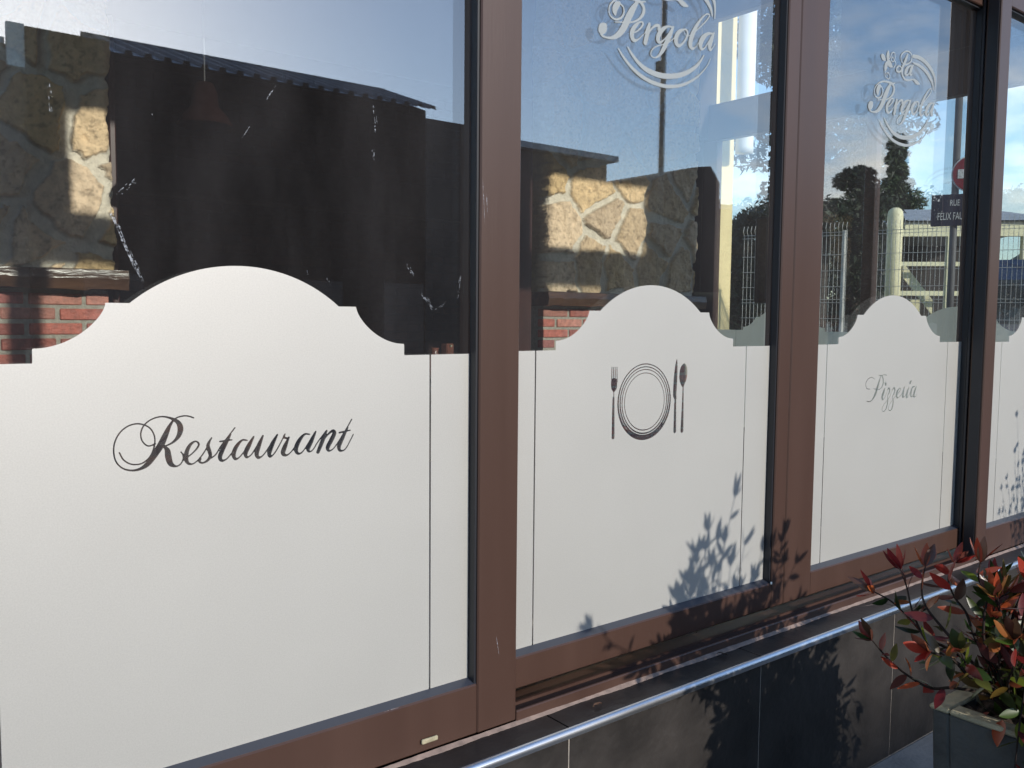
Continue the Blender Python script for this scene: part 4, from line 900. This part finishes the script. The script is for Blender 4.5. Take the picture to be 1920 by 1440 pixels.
m_ = MB(); m_.box(v0.x-1, v1.x+3, -33, -25, 0, v0.z-.2); under(m_.build('wall', M['shade']), fb); m_ = MB(); m_.box(v0.x-1.2, v1.x+3.2, -33.2, -24.8, v0.z-.198, v0.z); under(m_.build('roof', M['roofing']), fb)
# street pole
v = vpt(1245, 100, 10.5); po = empty('street_pole', (v.x, v.y, 0), 'tall dark pole reflected behind the Pergola logo', 'pole')
m_ = MB(); m_.tube([(v.x, v.y, 0), (v.x, v.y, 11)], [.065, .045], 12); under(m_.build('shaft', M['pole'], smooth=True), po)
v2 = vpt(1240, 125, 10.5); m_ = MB(); m_.box(v2.x-.10, v2.x+.02, v2.y-.06, v2.y+.06, v2.z-.09, v2.z+.09, bev=.01); under(m_.build('clamp_box', M['pole']), po)

# ------------------------------------------------------------------ beyond the end window
# cream neighbour
Yn = 6.5
a = at_y(1333, 190, Yn); b = at_y(1371, 190, Yn)
nbh = empty('neighbour_house', ((a.x+b.x)/2, Yn+1, 0), 'sunlit cream wall corner seen through the end window', 'building')
m_ = MB(); m_.box(a.x-.35, b.x+.10, Yn, Yn+.5, 0, 6.5, bev=.01); under(m_.build('cream_wall', M['cream']), nbh)
a = at_y(1398, 190, Yn-.3); z_ = at_y(1398, 288, Yn-.3).z
m_ = MB(); m_.tube([(a.x, Yn-.3, z_), (a.x, Yn-.3, z_+.08), (a.x, Yn-.3, 6.4)], [.12, .12, .12], 20); under(m_.build('white_duct', M['white'], smooth=True), nbh)
m_ = MB(); m_.box(b.x+.101, b.x+.4, Yn+.3, Yn+.34, z_+.5, z_+.6); under(m_.build('duct_bracket', M['white']), nbh)
# dark evergreens behind the fence
v = at_y(1545, 300, 7.4)
crown_tree('evergreen_tree', (v.x, v.y, 0), 10.5, 1.45, 'tall dark evergreen behind the wire fence, seen left of the brown post', 'round', 42000, .085, group='evergreens behind the fence')
v = at_y(1610, 318, 8.6)
crown_tree('evergreen_tree', (v.x, v.y, 0), v.z, .75, 'low dark evergreen beside the tall one behind the fence', 'round', 12000, .075, group='evergreens behind the fence')
v = at_y(1682, 262, 20)
crown_tree('evergreen_tree', (v.x, v.y, 0), v.z, 2.9, 'cone shaped evergreen behind the cream vent pipe', 'cone', 26000, .15, cols=((.02, .04, .014), (.035, .06, .02), (.05, .075, .03)), group='evergreens behind the fence')
for px_, py_ in ((1390, 386), (1434, 378)):
    v = at_y(px_, py_, 9.5); crown_tree('evergreen_tree', (v.x, v.y, 0), v.z, 1.1, 'rounded dark shrub tree seen %s the black loudspeaker' % ('left of' if px_ < 1400 else 'behind'), 'round', 12000, .07, group='evergreens behind the fence')
# wire fence
fo_ = Vector((10.3, 4.45, 0)); fd = Vector((-.34, .94, 0)).normalized(); fn = Vector((fd.y, -fd.x, 0))
ft = EYE+1.22
def fence(t0, t1, lab):
    o0 = fo_+fd*t0; e = empty('wire_fence', (o0.x, o0.y, 0), lab, 'fence', 'wire fence panels')
    n_ = int(abs(t1-t0)/.05); m_ = MB(); s_ = 1 if t1 > t0 else -1
    def bar(p0, p1, r_): m_.tube([p0, p1], r_, 4, cap=False)
    zs_ = np.arange(.15, ft-.2, .2)
    for i in range(n_+1):
        p_ = o0+fd*(s_*i*.05); prev = Vector((p_.x, p_.y, .1)); q = p_+Vector((0, 0, ft-.12))
        bar(prev, q, .0033); bar(q, q-fn*.05+Vector((0, 0, .05)), .0033); bar(q-fn*.05+Vector((0, 0, .05)), q-fn*.01+Vector((0, 0, .12)), .0033)
    for z in list(zs_)+[.19, .99, 1.59, ft-.16, ft-.12]:
        bar(o0+Vector((0, 0, z))-fn*.006, o0+fd*(t1-t0)+Vector((0, 0, z))-fn*.006, .0042)
    under(m_.build('wire_mesh', M['galv']), e)
    k = 0; t = 0
    while t <= abs(t1-t0)+.01:
        p_ = o0+fd*(s_*t); m_ = MB(); m_.box(p_.x-.02, p_.x+.02, p_.y-.02+.04, p_.y+.02+.04, 0, ft-.1, bev=.004); under(m_.build('post', M['galv']), e); t += 2.5
fence(.285, 1.6, 'wire fence panel left of the brown post, before dark trees'); fence(-.03, -5.0, 'wire fence panel right of the brown post, before the cream warehouse')
# white pipe
v = at_plane(1679, 400, (12.1, 5.1, 0), (.9, .43, 0)); 
pp = empty('white_pipe', (v.x, v.y, 0), 'thick cream vent pipe with a rounded top behind the fence', 'pipe')
zt_ = at_plane(1679, 389, (v.x, v.y, 0), (.9, .43, 0)).z
pr = [(0, 1), (zt_-.11, 1), (zt_-.06, .93), (zt_-.025, .7), (zt_-.006, .4), (zt_, .02)]
m_ = MB(); m_.tube([(v.x, v.y, z) for z, r_ in pr], [.105*r_ for z, r_ in pr], 24); under(m_.build('pipe_body', M['creamm'], smooth=True), pp)
m_ = MB(); m_.tube([(v.x, v.y, .0), (v.x, v.y, .05)], .16, 20); under(m_.build('foot_ring', M['creamm']), pp)
# warehouse
wo_ = Vector((25.9, 12.5, 0)); wd = Vector((-.70, .714, 0)).normalized(); wnm = Vector((wd.y, -wd.x, 0))
def wpt(px_, py_): return at_plane(px_, py_, wo_, wnm)
wh = empty('warehouse', (wo_.x, wo_.y, 0), 'open cream warehouse frame seen through the Pizzeria window', 'building')
def wbox(mb, t0, t1, d0, d1, z0, z1):
    Mx = Matrix(((wd.x, wnm.x, 0, wo_.x), (wd.y, wnm.y, 0, wo_.y), (0, 0, 1, 0), (0, 0, 0, 1))); mb.box(t0, t1, d0, d1, z0, z1, M=Mx)
def tpar(px_): return (wpt(px_, 430)-wo_).dot(wd)
zc = lambda y_: wpt(1740, y_).z
tl_, tr_ = tpar(1688), tpar(2000)
fas0, fas1 = zc(443), zc(421)
mb = MB(); wbox(mb, tr_, tl_, 0, .2, fas0, fas1); under(mb.build('fascia', M['creamm']), wh)
mb = MB(); wbox(mb, tr_, tl_, .1, 9, fas1+.002, fas1+.1)
Mx = Matrix(((wd.x, wnm.x, 0, wo_.x), (wd.y, wnm.y, 0, wo_.y), (0, 0, 1, 0), (0, 0, 0, 1)))
zr_ = zc(386); vs = [Mx @ Vector(q) for q in ((tr_, -.1, fas1+.11), (tl_, -.1, fas1+.11), (tl_, 6, zr_+.6), (tr_, 6, zr_+.6), (tr_, 12, fas1), (tl_, 12, fas1))]
mb.add(vs, [(0, 1, 2, 3), (3, 2, 5, 4), (0, 3, 4), (1, 5, 2)]); under(mb.build('roof', M['roofing']), wh)
mb = MB(); wbox(mb, tr_, tl_, 8, 8.2, 0, fas1); wbox(mb, tl_-.2, tl_, .3, 8, 0, fas1); under(mb.build('back_wall', M['shade']), wh)
for pxs in (1784, 1850, 1925):
    t = tpar(pxs); mb = MB(); wbox(mb, t-.09, t+.09, -.02, .18, 0, fas0-.002); under(mb.build('post', M['creamm']), wh)
for yy, th in ((493, .09), (548, .10), (603, .09)):
    mb = MB(); wbox(mb, tr_, tl_, .02, .12, zc(yy)-th, zc(yy)+th*.4); under(mb.build('rail', M['creamm']), wh)
mb = MB()
p0 = wpt(1690, 500); p1 = wpt(1760, 590); up_ = Vector((0, 0, .45)); off = wnm*.6
for dd in (0, ):
    mb.add([p0+off, p0+off+up_, p1+off+up_, p1+off, p0+off*1.1, p0+off*1.1+up_, p1+off*1.1+up_, p1+off*1.1], [(0, 1, 2, 3), (4, 7, 6, 5), (0, 4, 5, 1), (1, 5, 6, 2), (2, 6, 7, 3), (3, 7, 4, 0)])
under(mb.build('stair_stringer', M['creamm']), wh)
mb = MB()
for (a_, b_) in ((1742, 1762), (1700, 1712)):
    t0, t1 = tpar(a_), tpar(b_); wbox(mb, t1, t0, 1.5, 1.7, 0, zc(560))
under(mb.build('stacked_panels', M['creamm']), wh)
# blue van behind the fence
vc = at_plane(1935, 560, (12.2, 2.6, 0), (.94, .34, 0))-fd*1.35; ang = math.atan2(fd.y, fd.x)
va = empty('blue_van', (vc.x+.6, vc.y, 0), 'dark blue van parked behind the fence, seen in the last window', 'van', rz=0)
Mv = Matrix.Translation((vc.x+.6, vc.y, 0)) @ Matrix.Rotation(ang, 4, 'Z')
side = [(-2.2, .35), (-2.25, .9), (-2.1, 1.12), (-1.3, 1.25), (-.75, 1.95), (-.5, 2.08), (2.0, 2.1), (2.2, 1.9), (2.25, .4)]
mb = MB(); n_ = len(side)
def inset(z): return .85 if z < 1.25 else .85-.12*(z-1.25)/.85
vs = [Mv @ Vector((x, -inset(z), z)) for x, z in side]+[Mv @ Vector((x, inset(z), z)) for x, z in side]
mb.add(vs, [tuple(range(n_)), tuple(range(n_, 2*n_))[::-1]]+[(i, (i+1) % n_, n_+(i+1) % n_, n_+i) for i in range(n_)]); under(mb.build('body', M['van']), va)
for (xa2, xb2) in ((-1.05, -.2), (-.1, .95), (1.05, 1.95)):
    for s_ in (-1, 1):
        mb = MB(); q = [(xa2+(.28 if xa2 < -1 else 0)*0, 1.3), (xb2, 1.3), (xb2, 1.85), (xa2+(.45 if xa2 < -1 else 0), 1.85)]
        mb.add([Mv @ Vector((x, s_*(inset(z)+.006), z)) for x, z in q]+[Mv @ Vector((x, s_*(inset(z)-.004), z)) for x, z in q], [(0, 1, 2, 3), (4, 7, 6, 5), (0, 4, 5, 1), (1, 5, 6, 2), (2, 6, 7, 3), (3, 7, 4, 0)])
        under(mb.build('window', M['dglass']), va)
mb = MB(); q = [(-1.27, 1.31), (-.80, 1.93)]; mb.add([Mv @ Vector((q[0][0]-.012, -.72, q[0][1])), Mv @ Vector((q[0][0]-.012, .72, q[0][1])), Mv @ Vector((q[1][0]-.012, .66, q[1][1])), Mv @ Vector((q[1][0]-.012, -.66, q[1][1]))], [(0, 1, 2, 3)])
under(mb.build('windscreen', M['dglass']), va)
for x in (-1.45, 1.4):
    for s_ in (-1, 1):
        mb = MB(); mb.tube([Mv @ Vector((x, s_*.70, .33)), Mv @ Vector((x, s_*.87, .33))], .33, 24); w_ = under(mb.build('wheel', M['tyre']), va)
        mb = MB(); mb.tube([Mv @ Vector((x, s_*.85, .33)), Mv @ Vector((x, s_*.88, .33))], .19, 16); h_ = mb.build('rim', M['trim']); under(h_, va)
for s_ in (-1, 1):
    mb = MB(); mb.box(-2.27, -2.2, s_*.6-.14, s_*.6+.14, .75, .95, M=Mv, bev=.02); under(mb.build('headlight', M['white']), va)
# street sign and no-entry sign on one post
dirn = ray(1785, 395); dirn = Vector((dirn.x, dirn.y, 0)).normalized(); sc_ = Vector((0, -D, 0))+dirn*10.2
def spt(px_, py_): return at_plane(px_, py_, sc_, dirn)
sg = empty('street_sign', (spt(1789, 400).x, spt(1789, 400).y, 0), 'blue street name sign reading RUE FELIX FAURE on a post behind the Pizzeria window', 'sign')
pxp = spt(1789, 400); m_ = MB(); m_.tube([(pxp.x+dirn.x*.05, pxp.y+dirn.y*.05, 0), (pxp.x+dirn.x*.05, pxp.y+dirn.y*.05, 3.6)], .035, 14); under(m_.build('post', M['pole'], smooth=True), sg)
rgt = Vector((dirn.y, -dirn.x, 0))
a = spt(1747, 366); b = spt(1747, 425); wdt = .62
Ms = Matrix(((rgt.x, dirn.x, 0, a.x), (rgt.y, dirn.y, 0, a.y), (0, 0, 1, b.z), (0, 0, 0, 1)))
hgt = a.z-b.z; m_ = MB(); m_.box(0, wdt, 0, .012, 0, hgt, M=Ms, bev=.003); under(m_.build('plate', M['signblue']), sg)
def text(body, size, loc, mat, parent, name='lettering', sx=1.0):
    cu = bpy.data.curves.new(name, 'FONT'); cu.body = body; cu.size = size; cu.extrude = .001; cu.align_x = 'LEFT'
    o = bpy.data.objects.new(name, cu); me = bpy.data.meshes.new_from_object(o); bpy.data.objects.remove(o); bpy.data.curves.remove(cu)
    me.transform(Ms @ Matrix.Translation(loc) @ Matrix.Rotation(math.pi/2, 4, 'X') @ Matrix.Diagonal((sx, 1, 1, 1))); me.materials.clear(); me.materials.append(mat)
    o = bpy.data.objects.new(name, me); C.objects.link(o); under(o, parent); return o
text('RUE', hgt*.27, Vector((.17, -.003, hgt*.64)), M['white'], sg, sx=.6); text('F\u00c9LIX FAURE', hgt*.33, Vector((.06, -.003, hgt*.20)), M['white'], sg, sx=.5)
cd = spt(1822, 325); rd = .185
ne = empty('no_entry_sign', (cd.x, cd.y, cd.z-rd), 'round red no entry sign above the blue street sign', 'sign')
def disc(r_, y0, y1, mat, name, par):
    m_ = MB(); m_.tube([cd+dirn*y0, cd+dirn*y1], r_, 40); return under(m_.build(name, mat), par)
disc(rd, 0, .01, M['white'], 'border', ne); disc(rd*.93, -.004, -.0005, M['signred'], 'disc', ne)
m_ = MB(); Mc = Matrix(((rgt.x, dirn.x, 0, cd.x), (rgt.y, dirn.y, 0, cd.y), (0, 0, 1, cd.z), (0, 0, 0, 1))); m_.box(-rd*.68, rd*.68, -.008, -.0045, -.045, .045, M=Mc); under(m_.build('bar', M['white']), ne)
